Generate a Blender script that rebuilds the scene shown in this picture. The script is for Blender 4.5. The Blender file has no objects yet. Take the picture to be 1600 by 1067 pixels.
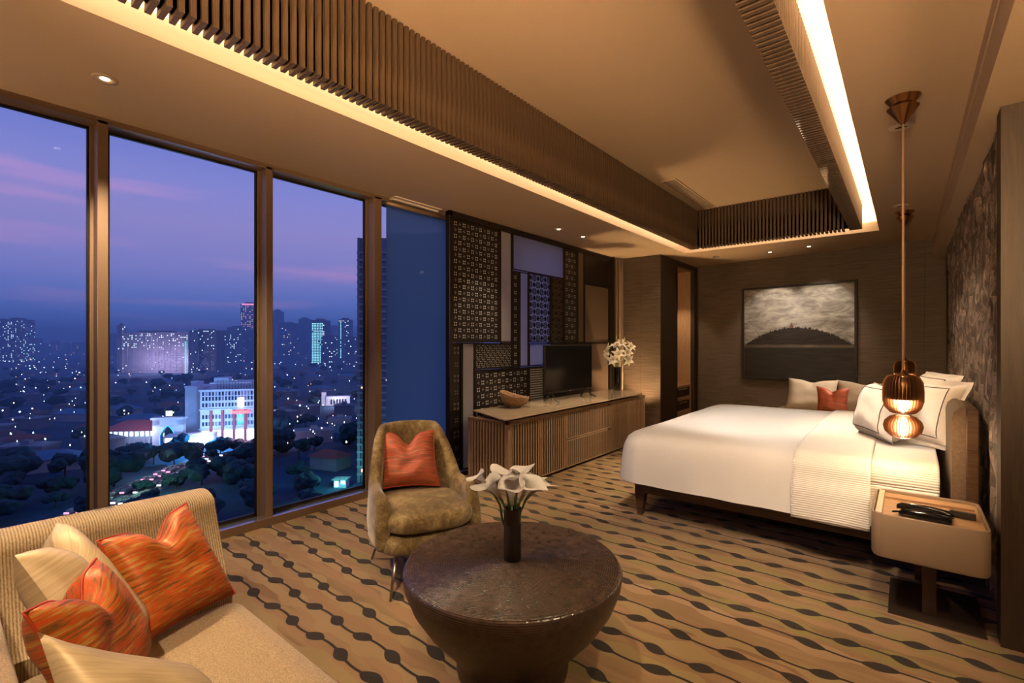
import bpy, bmesh, math, random
from mathutils import Vector, Matrix, noise, geometry
PI = math.pi
HAZE = True
sc = bpy.context.scene
COL = sc.collection
random.seed(7)

# ------------------------------------------------------------------ camera
YAW = math.atan2(617.0, 755.0)
SY, CY = math.sin(YAW), math.cos(YAW)
CAMZ = 1.45
cd = bpy.data.cameras.new('camera')
cam = bpy.data.objects.new('camera', cd)
COL.objects.link(cam)
cam.location = (0, 0, CAMZ)
cam.rotation_euler = (PI/2, 0, YAW)
cd.sensor_width = 36.0
cd.lens = 755.0/1600.0*36.0
cd.shift_y = 3.5/1600.0
cd.clip_start = 0.05
cd.clip_end = 20000
sc.camera = cam

# ------------------------------------------------------------------ colour management
sc.view_settings.view_transform = 'Standard'
sc.view_settings.look = 'None'
sc.view_settings.gamma = 1
sc.view_settings.use_curve_mapping = False
sc.view_settings.exposure = 0.0
cy = sc.cycles
cy.use_denoising = True
cy.max_bounces = 6
cy.diffuse_bounces = 4
cy.glossy_bounces = 3
cy.transmission_bounces = 4
cy.transparent_max_bounces = 12
cy.volume_bounces = 0
cy.caustics_reflective = False
cy.caustics_refractive = False
cy.sample_clamp_indirect = 3.0
cy.use_light_tree = True

# ------------------------------------------------------------------ world: dusk sky
w = bpy.data.worlds.new('dusk_sky')
sc.world = w
w.use_nodes = True
nt = w.node_tree
nt.nodes.clear()
def _n(t, **k):
    n = nt.nodes.new(t)
    for a, b in k.items():
        setattr(n, a, b)
    return n
tc = _n('ShaderNodeTexCoord')
sep = _n('ShaderNodeSeparateXYZ'); nt.links.new(tc.outputs['Generated'], sep.inputs[0])
ramp = _n('ShaderNodeValToRGB'); nt.links.new(sep.outputs['Z'], ramp.inputs[0])
el = ramp.color_ramp.elements
el[0].position = 0.0; el[0].color = (.08, .18, .54, 1)
el[1].position = 1.0; el[1].color = (.07, .11, .36, 1)
for p, c in ((.03, (.09, .18, .55)), (.07, (.12, .18, .52)), (.12, (.20, .20, .50)), (.20, (.25, .21, .48)), (.27, (.20, .20, .50)), (.36, (.10, .14, .46)), (.6, (.05, .11, .44))):
    e = el.new(p); e.color = (*c, 1)
mp = _n('ShaderNodeMapping'); mp.inputs['Rotation'].default_value = (-.34, 0, 0); mp.inputs['Scale'].default_value = (1.0, 1.2, 13.0)
nt.links.new(tc.outputs['Generated'], mp.inputs[0])
nz = _n('ShaderNodeTexNoise'); nz.inputs['Scale'].default_value = 1.6; nz.inputs['Detail'].default_value = 3
nt.links.new(mp.outputs[0], nz.inputs['Vector'])
r2 = _n('ShaderNodeValToRGB'); nt.links.new(nz.outputs['Fac'], r2.inputs[0])
r2.color_ramp.elements[0].position = .54; r2.color_ramp.elements[0].color = (0, 0, 0, 1)
r2.color_ramp.elements[1].position = .70; r2.color_ramp.elements[1].color = (.42, .42, .42, 1)
mx = _n('ShaderNodeMix'); mx.data_type = 'RGBA'
nt.links.new(r2.outputs[0], mx.inputs[0]); nt.links.new(ramp.outputs[0], mx.inputs[6]); mx.inputs[7].default_value = (.62, .28, .50, 1)
bg = _n('ShaderNodeBackground'); bg.inputs[1].default_value = 1.42
nt.links.new(mx.outputs[2], bg.inputs[0])
wo = _n('ShaderNodeOutputWorld'); nt.links.new(bg.outputs[0], wo.inputs[0])

# ------------------------------------------------------------------ room lights (recessed LED coves, ceiling spots, added fill)
WARM = (1.0, .60, .28)
SPOTC = (1.0, .72, .44)
def area_light(name, loc, rot, sx, sy, power, col=WARM):
    l = bpy.data.lights.new(name, 'AREA'); l.shape = 'RECTANGLE'; l.size = sx; l.size_y = sy
    l.energy = power; l.color = col
    o = bpy.data.objects.new(name, l); o.location = loc; o.rotation_euler = rot; COL.objects.link(o)
    return o
def spot_light(name, loc, target, power, cone=50, blend=.6, col=SPOTC, rad=.03):
    l = bpy.data.lights.new(name, 'SPOT'); l.energy = power; l.color = col
    l.spot_size = math.radians(cone); l.spot_blend = blend; l.shadow_soft_size = rad
    o = bpy.data.objects.new(name, l); o.location = loc
    o.rotation_euler = (Vector(target)-Vector(loc)).to_track_quat('-Z', 'Y').to_euler(); COL.objects.link(o)
    return o
# LED strips lying in the cove troughs (left, back, right), with added lip fill
area_light('led_cove_left', (-2.93, 3.0, 3.03), (PI, 0, 0), .05, 9.2, 120)
area_light('fill_lip_left', (-2.575, 3.0, 3.08), (0, PI/2, 0), .03, 9.0, 36, (1, .72, .44))  # unseen strip added behind the beam to brighten the lip face
area_light('fill_lip_back', (-1.5, 7.50, 3.08), (PI/2, 0, 0), 2.2, .03, 10, (1, .72, .44))  # same added, unseen fill for the far lip
area_light('led_cove_back', (-1.5, 7.84, 3.03), (PI, 0, 0), 2.4, .05, 36)
area_light('led_cove_right', (-.06, 3.2, 2.97), (PI, 0, 0), .05, 9.0, 330, (1, .68, .38))
# recessed spots, with added fill among them
Z = 2.86
for nm, lo, ta, pw, cone in (
    ('spot_picture_left', (-1.657, 8.30, Z), (-1.75, 8.95, 1.6), 34, 62),
    ('spot_picture_right', (-1.115, 8.18, Z), (-1.05, 8.85, 1.7), 34, 62),
    ('spot_console', (-3.365, 5.04, Z), (-3.35, 5.3, .7), 34, 60),
    ('spot_lilies', (-3.355, 5.607, Z), (-3.47, 6.87, 1.2), 60, 30),
    ('spot_window', (-3.351, .629, Z), (-3.5, .75, 0), 120, 110),
    ('spot_sofa', (-.6, -.5, Z), (-2.0, .45, .6), 95, 44),
    ('spot_sofa_close', (-3.35, -.4, Z), (-2.0, .4, .6), 40, 44),
    ('spot_table', (-1.0, .75, 3.40), (-1.37, 1.68, .8), 85, 26),
    ('spot_armchair', (-.9, .3, Z), (-2.35, 2.0, .5), 75, 30),
    ('spot_bed_foot', (-1.3, 4.4, 3.40), (-1.25, 5.1, .7), 95, 50),
    ('spot_bed_head', (-.75, 3.4, 3.40), (-.55, 4.9, .7), 62, 48),
    ('spot_pillows', (-.05, 7.9, Z), (-.9, 8.1, .7), 105, 46),
    ('fill_bed_side', (-1.0, 1.3, 3.40), (-.95, 3.8, .45), 120, 44),  # unseen fill, added to brighten the near side of the bed
    ('spot_walkway', (-.02, 1.4, Z), (-1.2, 3.1, 0), 55, 60),
    ('spot_carpet', (-.05, 2.3, Z), (-.6, 2.9, 0), 45, 46),
    ('spot_lobby', (1.1, 1.2, 2.5), (1.0, 1.3, 0), 60, 120),
    ('spot_stone', (-1.0, 4.6, 3.40), (.36, 5.0, 1.5), 130, 70),
    ('fill_console_front', (-1.3, 6.1, 3.40), (-3.0, 4.5, .3), 210, 40),  # unseen fill, added and aimed so slat fronts outshine their sides
    ('fill_console_far', (-1.3, 7.1, 3.40), (-3.05, 6.1, .3), 120, 36),  # unseen fill added for the far part of the console front
    ('spot_console_near', (-3.35, 3.9, Z), (-3.4, 4.2, .7), 40, 70),
    ('spot_niche', (-3.25, 8.6, 2.6), (-3.3, 8.6, 0), 24, 90),
):
    spot_light(nm, lo, ta, pw*2.0, cone, col=(1, .88, .76) if nm == 'spot_bed_foot' or nm == 'spot_bed_head' else (1, .80, .60) if 'bed' in nm or 'pict' in nm or 'pillows' in nm else SPOTC)
spot_light('uplight_floor', (-3.28, 7.12, .10), (-3.32, 7.02, 2.8), 190, 96, .6, WARM, .03)
# unseen fill lights added behind the viewer to brighten the ceilings
for nm, lo, pw, cn, tl in (('fill_sitting', (-1.35, -.6, 2.0), 130, 112, .5), ('fill_window', (-3.3, -1.3, 1.7), 80, 168, .45), ('fill_entry', (.08, -.45, 2.1), 640, 150, .9), ('fill_lobby', (1.25, .3, 1.6), 130, 168, .45)):
    spot_light(nm, lo, (lo[0]+.001, lo[1]+tl, lo[2]+1), pw, cn, .5, WARM, .12)
# ------------------------------------------------------------------ helpers
class MB:
    def __init__(s): s.v = []; s.f = []
    def box(s, a, b):
        x0, y0, z0 = [min(p, q) for p, q in zip(a, b)]; x1, y1, z1 = [max(p, q) for p, q in zip(a, b)]
        k = len(s.v)
        s.v += [(x0,y0,z0),(x1,y0,z0),(x1,y1,z0),(x0,y1,z0),(x0,y0,z1),(x1,y0,z1),(x1,y1,z1),(x0,y1,z1)]
        s.f += [tuple(k+i for i in q) for q in ((0,3,2,1),(4,5,6,7),(0,1,5,4),(1,2,6,5),(2,3,7,6),(3,0,4,7))]
        return s
    def prism(s, pts, z0, z1):
        n = len(pts); k = len(s.v)
        s.v += [(x, y, z0) for x, y in pts] + [(x, y, z1) for x, y in pts]
        s.f += [tuple(k+i for i in reversed(range(n))), tuple(k+n+i for i in range(n))]
        s.f += [(k+i, k+(i+1) % n, k+n+(i+1) % n, k+n+i) for i in range(n)]
        return s
    def loft(s, rings, cap0=True, cap1=True, closed=True):
        n = len(rings[0]); k = len(s.v)
        for r in rings: s.v += [tuple(p) for p in r]
        for j in range(len(rings)-1):
            for i in range(n if closed else n-1):
                i2 = (i+1) % n
                s.f.append((k+j*n+i, k+j*n+i2, k+(j+1)*n+i2, k+(j+1)*n+i))
        if cap0: s.f.append(tuple(k+i for i in reversed(range(n))))
        if cap1: s.f.append(tuple(k+(len(rings)-1)*n+i for i in range(n)))
        return s
    def lathe(s, prof, n=32, c=(0, 0, 0), cap0=True, cap1=True):
        return s.loft([[(c[0]+r*math.cos(2*PI*i/n), c[1]+r*math.sin(2*PI*i/n), c[2]+z) for i in range(n)] for r, z in prof], cap0, cap1)
    def tube(s, pts, rad, n=8):
        rr = rad if isinstance(rad, (list, tuple)) else [rad]*len(pts)
        P = [Vector(p) for p in pts]; rings = []
        up = Vector((0, 0, 1))
        for i, p in enumerate(P):
            d = (P[min(i+1, len(P)-1)]-P[max(i-1, 0)]).normalized()
            a = d.cross(up)
            if a.length < .05: a = d.cross(Vector((1, 0, 0)))
            a.normalize(); b = d.cross(a).normalized()
            rings.append([p+a*rr[i]*math.cos(2*PI*k/n)+b*rr[i]*math.sin(2*PI*k/n) for k in range(n)])
        return s.loft(rings)
    def grid(s, fn, nu, nv):
        k = len(s.v)
        for j in range(nv+1):
            for i in range(nu+1): s.v.append(tuple(fn(i/nu, j/nv)))
        for j in range(nv):
            for i in range(nu):
                a = k+j*(nu+1)+i
                s.f.append((a, a+1, a+nu+2, a+nu+1))
        return s
    def add(s, o, m=None):
        k = len(s.v)
        s.v += [tuple(m @ Vector(v)) for v in o.v] if m else list(o.v)
        s.f += [tuple(k+i for i in f) for f in o.f]
        return s
    def mesh(s, name, m, smooth=False, recalc=True):
        me = bpy.data.meshes.new(name); me.from_pydata(s.v, [], s.f)
        if recalc:
            b = bmesh.new(); b.from_mesh(me); bmesh.ops.recalc_face_normals(b, faces=b.faces[:]); b.to_mesh(me); b.free()
        if smooth: me.polygons.foreach_set('use_smooth', [True]*len(me.polygons))
        for q in (m if isinstance(m, (list, tuple)) else [m]): me.materials.append(q)
        me.update()
        return me
def link(name, me, parent=None, loc=None, rot=None):
    o = bpy.data.objects.new(name, me); COL.objects.link(o)
    if parent is not None: o.parent = parent
    if loc is not None: o.location = loc
    if rot is not None: o.rotation_euler = rot
    return o
def ob(name, mb, m, parent=None, smooth=False, bevel=0, seg=2, loc=None, rot=None, auto=None, subsurf=0, recalc=True):
    o = link(name, mb.mesh(name, m, smooth or auto is not None, recalc), parent, loc, rot)
    if bevel:
        b = o.modifiers.new('bevel', 'BEVEL'); b.width = bevel; b.segments = seg; b.limit_method = 'ANGLE'; b.angle_limit = math.radians(40)
        b.harden_normals = False
    if subsurf:
        b = o.modifiers.new('sub', 'SUBSURF'); b.levels = subsurf; b.render_levels = subsurf
    if auto is not None:
        o.data.set_sharp_from_angle(angle=math.radians(auto))
    return o
def empty(name, label, cat, loc=(0, 0, 0), rz=0, group=None):
    o = link(name, None, None, loc, (0, 0, rz)); o['label'] = label; o['category'] = cat
    if group: o['group'] = group
    return o
def tag(o, label, cat, group=None, kind=None):
    o['label'] = label; o['category'] = cat
    if group: o['group'] = group
    if kind: o['kind'] = kind
    return o
def struct(o, label=None):
    o['kind'] = 'structure'
    if label: o['label'] = label
    return o
def copy_tree(o, parent=None):
    c = o.copy(); COL.objects.link(c)
    if parent is not None: c.parent = parent
    for ch in list(o.children): copy_tree(ch, c)
    return c
def rrect(hx, hy, r, z, n=6, cx=0, cy=0):
    pts = []
    r = min(r, hx*.999, hy*.999)
    for q, (sx, sy) in enumerate(((1, 1), (-1, 1), (-1, -1), (1, -1))):
        for i in range(n):
            a = PI/2*q + PI/2*i/(n-1)
            pts.append((cx+sx*(hx-r)+r*math.cos(a), cy+sy*(hy-r)+r*math.sin(a), z))
    return pts

# ------------------------------------------------------------------ materials
class NT:
    def __init__(s, name):
        s.m = bpy.data.materials.new(name); s.m.use_nodes = True; s.t = s.m.node_tree; s.t.nodes.clear()
        s.out = s.t.nodes.new('ShaderNodeOutputMaterial')
    def n(s, typ, ins=None, **k):
        x = s.t.nodes.new(typ)
        for a, b in k.items(): setattr(x, a, b)
        for a, b in (ins or {}).items():
            if isinstance(b, bpy.types.NodeSocket): s.t.links.new(b, x.inputs[a])
            else: x.inputs[a].default_value = b
        return x
    def mth(s, op, a, b=0.0, c=0.0):
        x = s.t.nodes.new('ShaderNodeMath'); x.operation = op
        for i, q in enumerate((a, b, c)):
            if isinstance(q, bpy.types.NodeSocket): s.t.links.new(q, x.inputs[i])
            else: x.inputs[i].default_value = q
        return x.outputs[0]
    def coords(s, scale=(1, 1, 1), kind='Object', rot=(0, 0, 0)):
        t = s.n('ShaderNodeTexCoord')
        m = s.n('ShaderNodeMapping', {'Vector': t.outputs[kind], 'Scale': scale, 'Rotation': rot})
        return m.outputs[0]
    def noise(s, vec, scale, detail=3, rough=.5, dist=0):
        return s.n('ShaderNodeTexNoise', {'Vector': vec, 'Scale': scale, 'Detail': detail, 'Roughness': rough, 'Distortion': dist}).outputs['Fac']
    def ramp(s, fac, stops, const=False):
        x = s.n('ShaderNodeValToRGB', {'Fac': fac})
        if const: x.color_ramp.interpolation = 'CONSTANT'
        e = x.color_ramp.elements
        e[0].position = stops[0][0]; e[0].color = (*stops[0][1], 1)
        e[1].position = stops[-1][0]; e[1].color = (*stops[-1][1], 1)
        for p, c in stops[1:-1]:
            q = e.new(p); q.color = (*c, 1)
        return x.outputs[0]
    def mix(s, f, a, b):
        x = s.t.nodes.new('ShaderNodeMix'); x.data_type = 'RGBA'
        for i, q in ((0, f), (6, a), (7, b)):
            if isinstance(q, bpy.types.NodeSocket): s.t.links.new(q, x.inputs[i])
            else: x.inputs[i].default_value = q if i == 0 else (*q, 1) if len(q) == 3 else q
        return x.outputs[2]
    def bump(s, h, strength=.3, dist=.01):
        return s.n('ShaderNodeBump', {'Height': h, 'Strength': strength, 'Distance': dist}).outputs[0]
    def bsdf(s, col, rough=.5, metal=0, normal=None, spec=.5, **k):
        ins = {'Roughness': rough, 'Metallic': metal, 'Specular IOR Level': spec}
        ins['Base Color'] = col if isinstance(col, bpy.types.NodeSocket) else (*col, 1)
        if normal is not None: ins['Normal'] = normal
        ins.update(k)
        return s.n('ShaderNodeBsdfPrincipled', ins).outputs[0]
    def done(s, sh):
        s.t.links.new(sh, s.out.inputs['Surface']); return s.m
def plain(name, col, rough=.5, metal=0, bscale=0, bstr=.2, vary=0, vscale=5, spec=.5, **k):
    t = NT(name); v = t.coords()
    c = col
    if vary:
        f = t.noise(v, vscale, 4)
        c = t.ramp(f, [(.3, tuple(x*(1-vary) for x in col)), (.7, tuple(min(1, x*(1+vary)) for x in col))])
    nm = t.bump(t.noise(v, bscale, 3), bstr, .004) if bscale else None
    return t.done(t.bsdf(c, rough, metal, nm, spec, **k))
def wood(name, a, b, rough=.45, grain=(1, 1, 1), scale=14, bstr=.15, spec=.4):
    t = NT(name); v = t.coords(grain)
    f = t.noise(v, scale, 5, .6, .8)
    c = t.ramp(f, [(.3, a), (.7, b)])
    return t.done(t.bsdf(c, rough, 0, t.bump(f, bstr, .002), spec))
def emit(name, col, st):
    t = NT(name); return t.done(t.n('ShaderNodeEmission', {'Color': (*col, 1), 'Strength': st}).outputs[0])
def fabric(name, a, b, scale=420, stretch=(1, 1, 1), rough=.9, bstr=.5, sheen=.3, big=None):
    t = NT(name); v = t.coords(stretch)
    f = t.noise(v, scale, 2, .6)
    c = t.ramp(f, [(.35, a), (.65, b)])
    return t.done(t.bsdf(c, rough, 0, t.bump(f, bstr, .003), .2, **{'Sheen Weight': sheen}))

M_ceil = plain('ceiling_paint', (.60, .46, .33), .85, bscale=60, bstr=.03, spec=.2)
M_paintw = plain('cove_paint', (.78, .70, .58), .8, spec=.2)
M_slat = wood('slat_walnut', (.066, .042, .027), (.15, .098, .063), .5, (6, 6, .5), 9)
M_slatback = plain('slat_backing', (.035, .02, .012), .8)
M_cslat = wood('console_oak', (.26, .17, .105), (.48, .34, .22), .45, (5, 5, .5), 10)
M_frame = plain('window_bronze', (.24, .165, .11), .4, .3)
M_dark = plain('dark_bronze', (.022, .016, .013), .4, .5)
M_black = plain('black_gloss', (.006, .005, .005), .08, spec=.7)
M_blackm = plain('black_satin', (.012, .011, .011), .35)
M_brass = plain('copper_brass', (.62, .34, .17), .22, 1.0)
M_steel = plain('brushed_steel', (.5, .45, .38), .3, 1.0)
M_white = plain('white_plastic', (.8, .78, .74), .5)
M_linen = fabric('white_cotton', (.80, .76, .71), (.86, .82, .77), 300, bstr=.08, sheen=.1)

def carpet():
    t = NT('patterned_carpet')
    tcn = t.n('ShaderNodeTexCoord'); sp = t.n('ShaderNodeSeparateXYZ', {0: tcn.outputs['Object']})
    X, Y = sp.outputs[0], sp.outputs[1]
    def lines(per, off, bead, wmin, wmax, seed, powr=1.6):
        low = t.noise(t.n('ShaderNodeCombineXYZ', {0: X, 1: t.mth('MULTIPLY', Y, .6), 2: seed}).outputs[0], 1.1, 1)
        yy = t.mth('ADD', t.mth('DIVIDE', t.mth('ADD', Y, off), per), t.mth('MULTIPLY', t.mth('SUBTRACT', low, .5), .35))
        k = t.mth('FLOOR', yy); f = t.mth('SUBTRACT', t.mth('FRACT', yy), .5)
        rn = t.n('ShaderNodeTexWhiteNoise', {'W': t.mth('ADD', k, seed)}, noise_dimensions='1D').outputs[0]
        ph = t.mth('ADD', t.mth('DIVIDE', X, bead), t.mth('MULTIPLY', rn, 9.0))
        ph = t.mth('ADD', ph, t.mth('MULTIPLY', t.mth('SINE', t.mth('ADD', t.mth('MULTIPLY', X, 3.1), t.mth('MULTIPLY', rn, 20))), .16))
        co = t.mth('MAXIMUM', t.mth('COSINE', t.mth('MULTIPLY', ph, 2*PI)), 0.0)
        w_ = t.mth('ADD', t.mth('MULTIPLY', t.mth('POWER', co, powr), wmax), wmin)
        wob = t.mth('MULTIPLY', t.mth('SINE', t.mth('MULTIPLY', ph, 2*PI*.5)), .085)
        jit = t.mth('MULTIPLY', t.mth('SUBTRACT', rn, .5), .34)
        d = t.mth('ABSOLUTE', t.mth('SUBTRACT', t.mth('ADD', f, wob), jit))
        return t.mth('LESS_THAN', d, w_), k, rn
    A, k, rn = lines(.165, .0175, .245, .042, .165, 3.0, .85)
    B, kb, rb = lines(.11, .05, .33, .16, .2, 11.0, 1.0)
    C, kc, rc = lines(.19, .09, .40, .14, .2, 23.0, 1.0)
    v = t.n('ShaderNodeCombineXYZ', {0: X, 1: t.mth('MULTIPLY', Y, 6.0), 2: 0.0}).outputs[0]
    f = t.noise(v, 1.2, 1)
    base = t.ramp(f, [(.35, (.23, .135, .065)), (.5, (.34, .215, .11)), (.65, (.27, .175, .08))])
    base = t.mix(B, base, t.mix(rb, (.38, .225, .12), (.21, .13, .06)))
    base = t.mix(C, base, t.mix(rc, (.25, .205, .065), (.41, .26, .15)))
    col = t.mix(A, base, (.020, .016, .013))
    fz = t.noise(tcn.outputs['Object'], 260, 2)
    col = t.mix(.25, col, t.mix(fz, (0, 0, 0), col))
    return t.done(t.bsdf(col, .95, 0, t.bump(fz, .5, .004), .1, **{'Sheen Weight': .2}))
M_carpet = carpet()

def grass_cloth(name, a, b):
    t = NT(name); v = t.coords((1.2, 1.2, 60)); f = t.noise(v, 2.2, 5, .65, .3)
    v2 = t.coords((1.2, 1.2, 1.2)); g = t.noise(v2, 1.2, 2)
    f2 = t.mth('ADD', t.mth('MULTIPLY', f, .8), t.mth('MULTIPLY', g, .2))
    c = t.ramp(f2, [(.32, a), (.62, b)])
    return t.done(t.bsdf(c, .62, 0, t.bump(f, .35, .003), .3))
M_wallcloth = grass_cloth('woven_wallcovering', (.050, .037, .028), (.145, .108, .080))
M_walldark = wood('dark_wood_panel', (.022, .014, .010), (.045, .028, .019), .5, (8, 8, .6), 8)
M_nichewood = wood('niche_oak', (.34, .20, .11), (.46, .29, .17), .5, (5, 5, .6), 8)

def stone():
    t = NT('bark_relief_stone')
    v = t.coords((3.0, 8.0, 4.0)); f = t.noise(v, 2.6, 8, .72, .6)
    v2 = t.coords((2, 26, 5)); g = t.noise(v2, 2.0, 5, .7, .3)
    h = t.mth('ADD', f, t.mth('MULTIPLY', g, .6))
    vo = t.n('ShaderNodeTexVoronoi', {'Vector': t.coords((1, 20, 11)), 'Scale': 1.6, 'Randomness': 1.0})
    vc_ = t.n('ShaderNodeSeparateXYZ', {0: vo.outputs['Color']}).outputs[0]
    c = t.ramp(t.mth('ADD', t.mth('MULTIPLY', h, .38), t.mth('MULTIPLY', vc_, .36)), [(.28, (.018, .013, .011)), (.42, (.10, .075, .062)), (.56, (.19, .145, .125)), (.66, (.34, .27, .23)), (.76, (.62, .52, .45))])
    h = t.mth('ADD', h, t.mth('MULTIPLY', vc_, .5))
    return t.done(t.bsdf(c, .38, .1, t.bump(h, .8, .02), .6))
M_stone = stone()
# ================================================================== THE ROOM
WX = -3.944      # inner face of the window frames
GX = -4.08       # glass plane
ZC = 2.88        # lower ceiling
ZT = 3.438       # tray ceiling
SX = .276        # face of the soffit on the headboard side
PX = .35         # face of the relief stone panel
def bw(x): return 8.736 - .145*(x)      # back wall face y for a given x (the wall is slightly skewed)
floor = struct(ob('floor', MB().box((-4.15, -3.2, -.12), (2.3, 9.6, 0)), M_carpet), 'patterned carpet of wavy beaded dark lines on tan')
# low ceiling round the tray, one slab per side
struct(ob('ceiling', MB().box((-4.0, -3.1, ZC), (-2.73, 9.6, 3.0)), M_ceil))
struct(ob('ceiling', MB().box((-2.73, 7.65, ZC), (-.27, 9.6, 3.0)), M_ceil))
struct(ob('ceiling', MB().box((-.27, -3.1, ZC), (SX+.02, 9.6, 2.93)), M_ceil))
struct(ob('ceiling', MB().box((-2.73, -3.1, ZC), (-.27, -1.55, 3.0)), M_ceil))
# upper cove ceiling and the outer cheeks of the cove
M_cove = M_paintw
cv = MB()
cv.box((-3.10, -1.9, 3.18), (-2.50, 8.05, 3.24)); cv.box((-2.50, 7.45, 3.18), (-.44, 8.05, 3.24)); cv.box((-.44, -1.9, 3.18), (.09, 8.05, 3.24))
cv.box((-3.14, -1.9, 3.0), (-3.10, 8.05, 3.24)); cv.box((-3.14, 8.01, 3.0), (.09, 8.05, 3.24)); cv.box((.05, -1.9, 2.93), (.09, 8.05, 3.24))
cv.box((-2.5, -1.9, 3.18), (-.44, -1.45, 3.24)); cv.box((-3.14, -1.9, 3.0), (.09, -1.86, 3.24))
struct(ob('ceiling', cv, M_cove))
struct(ob('ceiling', MB().box((-2.52, -1.55, ZT), (-.46, 7.45, ZT+.06)), M_ceil))
# slatted beams framing the tray
def slat_profile(depth, tin, tout, zb, w_):
    m = MB()
    m.box((0, 0, zb), (.022, w_, tin)); m.box((.022, 0, zb), (depth-.022, w_, zb+.022)); m.box((depth-.022, 0, zb), (depth, w_, tout))
    return m
def beam(name, axis, a0, a1, off, inner_sign, label):
    """axis 'y': runs along y, inner face at x=off. inner_sign: direction from inner face to outer face."""
    D = .13 if axis == 'y' else .15
    core = MB()
    L = a1-a0
    z1 = ZT-.002
    if axis == 'y':
        core.box((off+inner_sign*.032, a0, ZC+.03), (off+inner_sign*.07, a1, z1)); core.box((off+inner_sign*.032, a0, ZC+.03), (off+inner_sign*(D-.028), a1, 3.178))
    else:
        core.box((a0-.06, off+.032, ZC+.03), (a1+.06, off+.07, z1)); core.box((a0-.06, off+.032, ZC+.03), (a1+.06, off+D-.028, 3.178))
    b = struct(ob(name, core, M_slatback), label)
    me = slat_profile(D, z1, 3.176, ZC, .024).mesh('slat', M_slat)
    n = int(L/.045)
    for i in range(n):
        p = a0+.01+i*.045
        if axis == 'y':
            o = link('slat', me, b, (off, p, 0) if inner_sign > 0 else (off, p+.024, 0), (0, 0, 0) if inner_sign > 0 else (0, 0, PI))
        else:
            o = link('slat', me, b, (p+.024, off, 0), (0, 0, PI/2))
    return b
beam('trim_1', 'y', -.75, 7.47, -2.42, -1, 'timber slatted ceiling beam along the window side')
beam('trim_2', 'x', -2.40, -.58, 7.32, 1, 'timber slatted ceiling beam across the far end')
beam('trim_3', 'y', .55, 7.47, -.56, 1, 'timber slatted ceiling beam on the bed headboard side')
cb = MB().box((-2.55, -1.45, ZC), (-2.42, -.76, ZT)).box((-.56, -1.45, ZC), (-.43, .54, ZT)).box((-2.42, -1.45, ZC), (-.56, -1.32, ZT))
struct(ob('trim_4', cb, M_slat))
# linear air grille beside the beam
g = MB().box((-2.33, 5.75, ZT-.012), (-2.31, 7.28, ZT)).box((-2.17, 5.75, ZT-.012), (-2.15, 7.28, ZT)).box((-2.33, 5.73, ZT-.012), (-2.15, 5.75, ZT)).box((-2.33, 7.28, ZT-.012), (-2.15, 7.3, ZT))
ag = empty('air_grille', 'long linear air grille in the raised ceiling beside the slatted beam', 'vent', (0, 0, 0))
ob('grille_frame', g, M_ceil, ag)
ob('grille_back', MB().box((-2.31, 5.75, ZT-.004), (-2.17, 7.28, ZT-.001)), M_dark, ag)
gme = MB().box((-.004, 0, -.011), (.004, 1.53, 0)).mesh('slat', M_ceil)
for i in range(6): link('slat', gme, ag, (-2.29+i*.02, 5.75, ZT))
# soffit on the headboard side with its shadow groove
sf = MB().box((SX, -3.1, 2.585), (2.3, 9.6, 2.76)).box((SX+.03, -3.1, 2.76), (2.3, 9.6, 2.79)).box((SX, -3.1, 2.79), (2.3, 9.6, 2.93))
so = struct(ob('ceiling', sf, M_ceil))
ob('trim_groove', MB().box((SX+.018, -3.0, 2.761), (SX+.029, 9.0, 2.789)), M_dark, so)

# back wall: woven wallcovering in panels with fine joints
ang = math.atan2(bw(0)-bw(-3), 3.0)
wb = struct(ob('wall_back', MB().box((-3.1, .02, 0), (1.3, .14, 2.9)), M_walldark, loc=(0, bw(0), 0), rot=(0, 0, ang)), 'far wall in brown woven wallcovering behind the painting')
pw = 1.08
for i in range(4):
    x0 = -3.05+i*pw
    ob('panel', MB().box((x0+.0015, 0, .1), (min(x0+pw, 1.2)-.0015, .02, 2.885)), M_wallcloth, wb)
ob('baseboard', MB().box((-3.05, -.008, 0), (1.2, .02, .1)), M_walldark, wb)
# projecting wall at the end of the screen and the side wall with its shelf niche
ws = struct(ob('wall_end', MB().box((-4.0, 7.51, 0), (-3.08, 7.62, 2.88)), M_walldark), 'short return wall between screen and niche, lit from below')
for x0, x1 in ((-4.0, -3.385), (-3.382, -3.055)):
    ob('panel', MB().box((x0, 7.49, 0), (x1, 7.51, 2.88)), M_wallcloth, ws)
wsd = MB().box((-3.08, 7.51, 0), (-3.05, 8.22, 2.88)).box((-3.12, 9.07, 0), (-3.05, 9.25, 2.88)).box((-3.12, 8.22, 2.80), (-3.05, 9.07, 2.88))
struct(ob('wall_side', wsd, M_walldark), 'dark timber side wall next to the shelf niche')
nb = MB().box((-3.50, 8.20, 0), (-3.46, 9.10, 2.82)).box((-3.46, 8.19, 0), (-3.05, 8.22, 2.82)).box((-3.46, 9.07, 0), (-3.12, 9.1, 2.82)).box((-3.46, 8.22, 2.79), (-3.12, 9.07, 2.82))
struct(ob('wall_niche', nb, M_nichewood), 'oak lined niche in the side wall')
# headboard wall behind the stone and beyond
struct(ob('wall_right', MB().box((PX+.06, 3.36, 0), (.60, 9.5, 2.585)), M_walldark))
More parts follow.
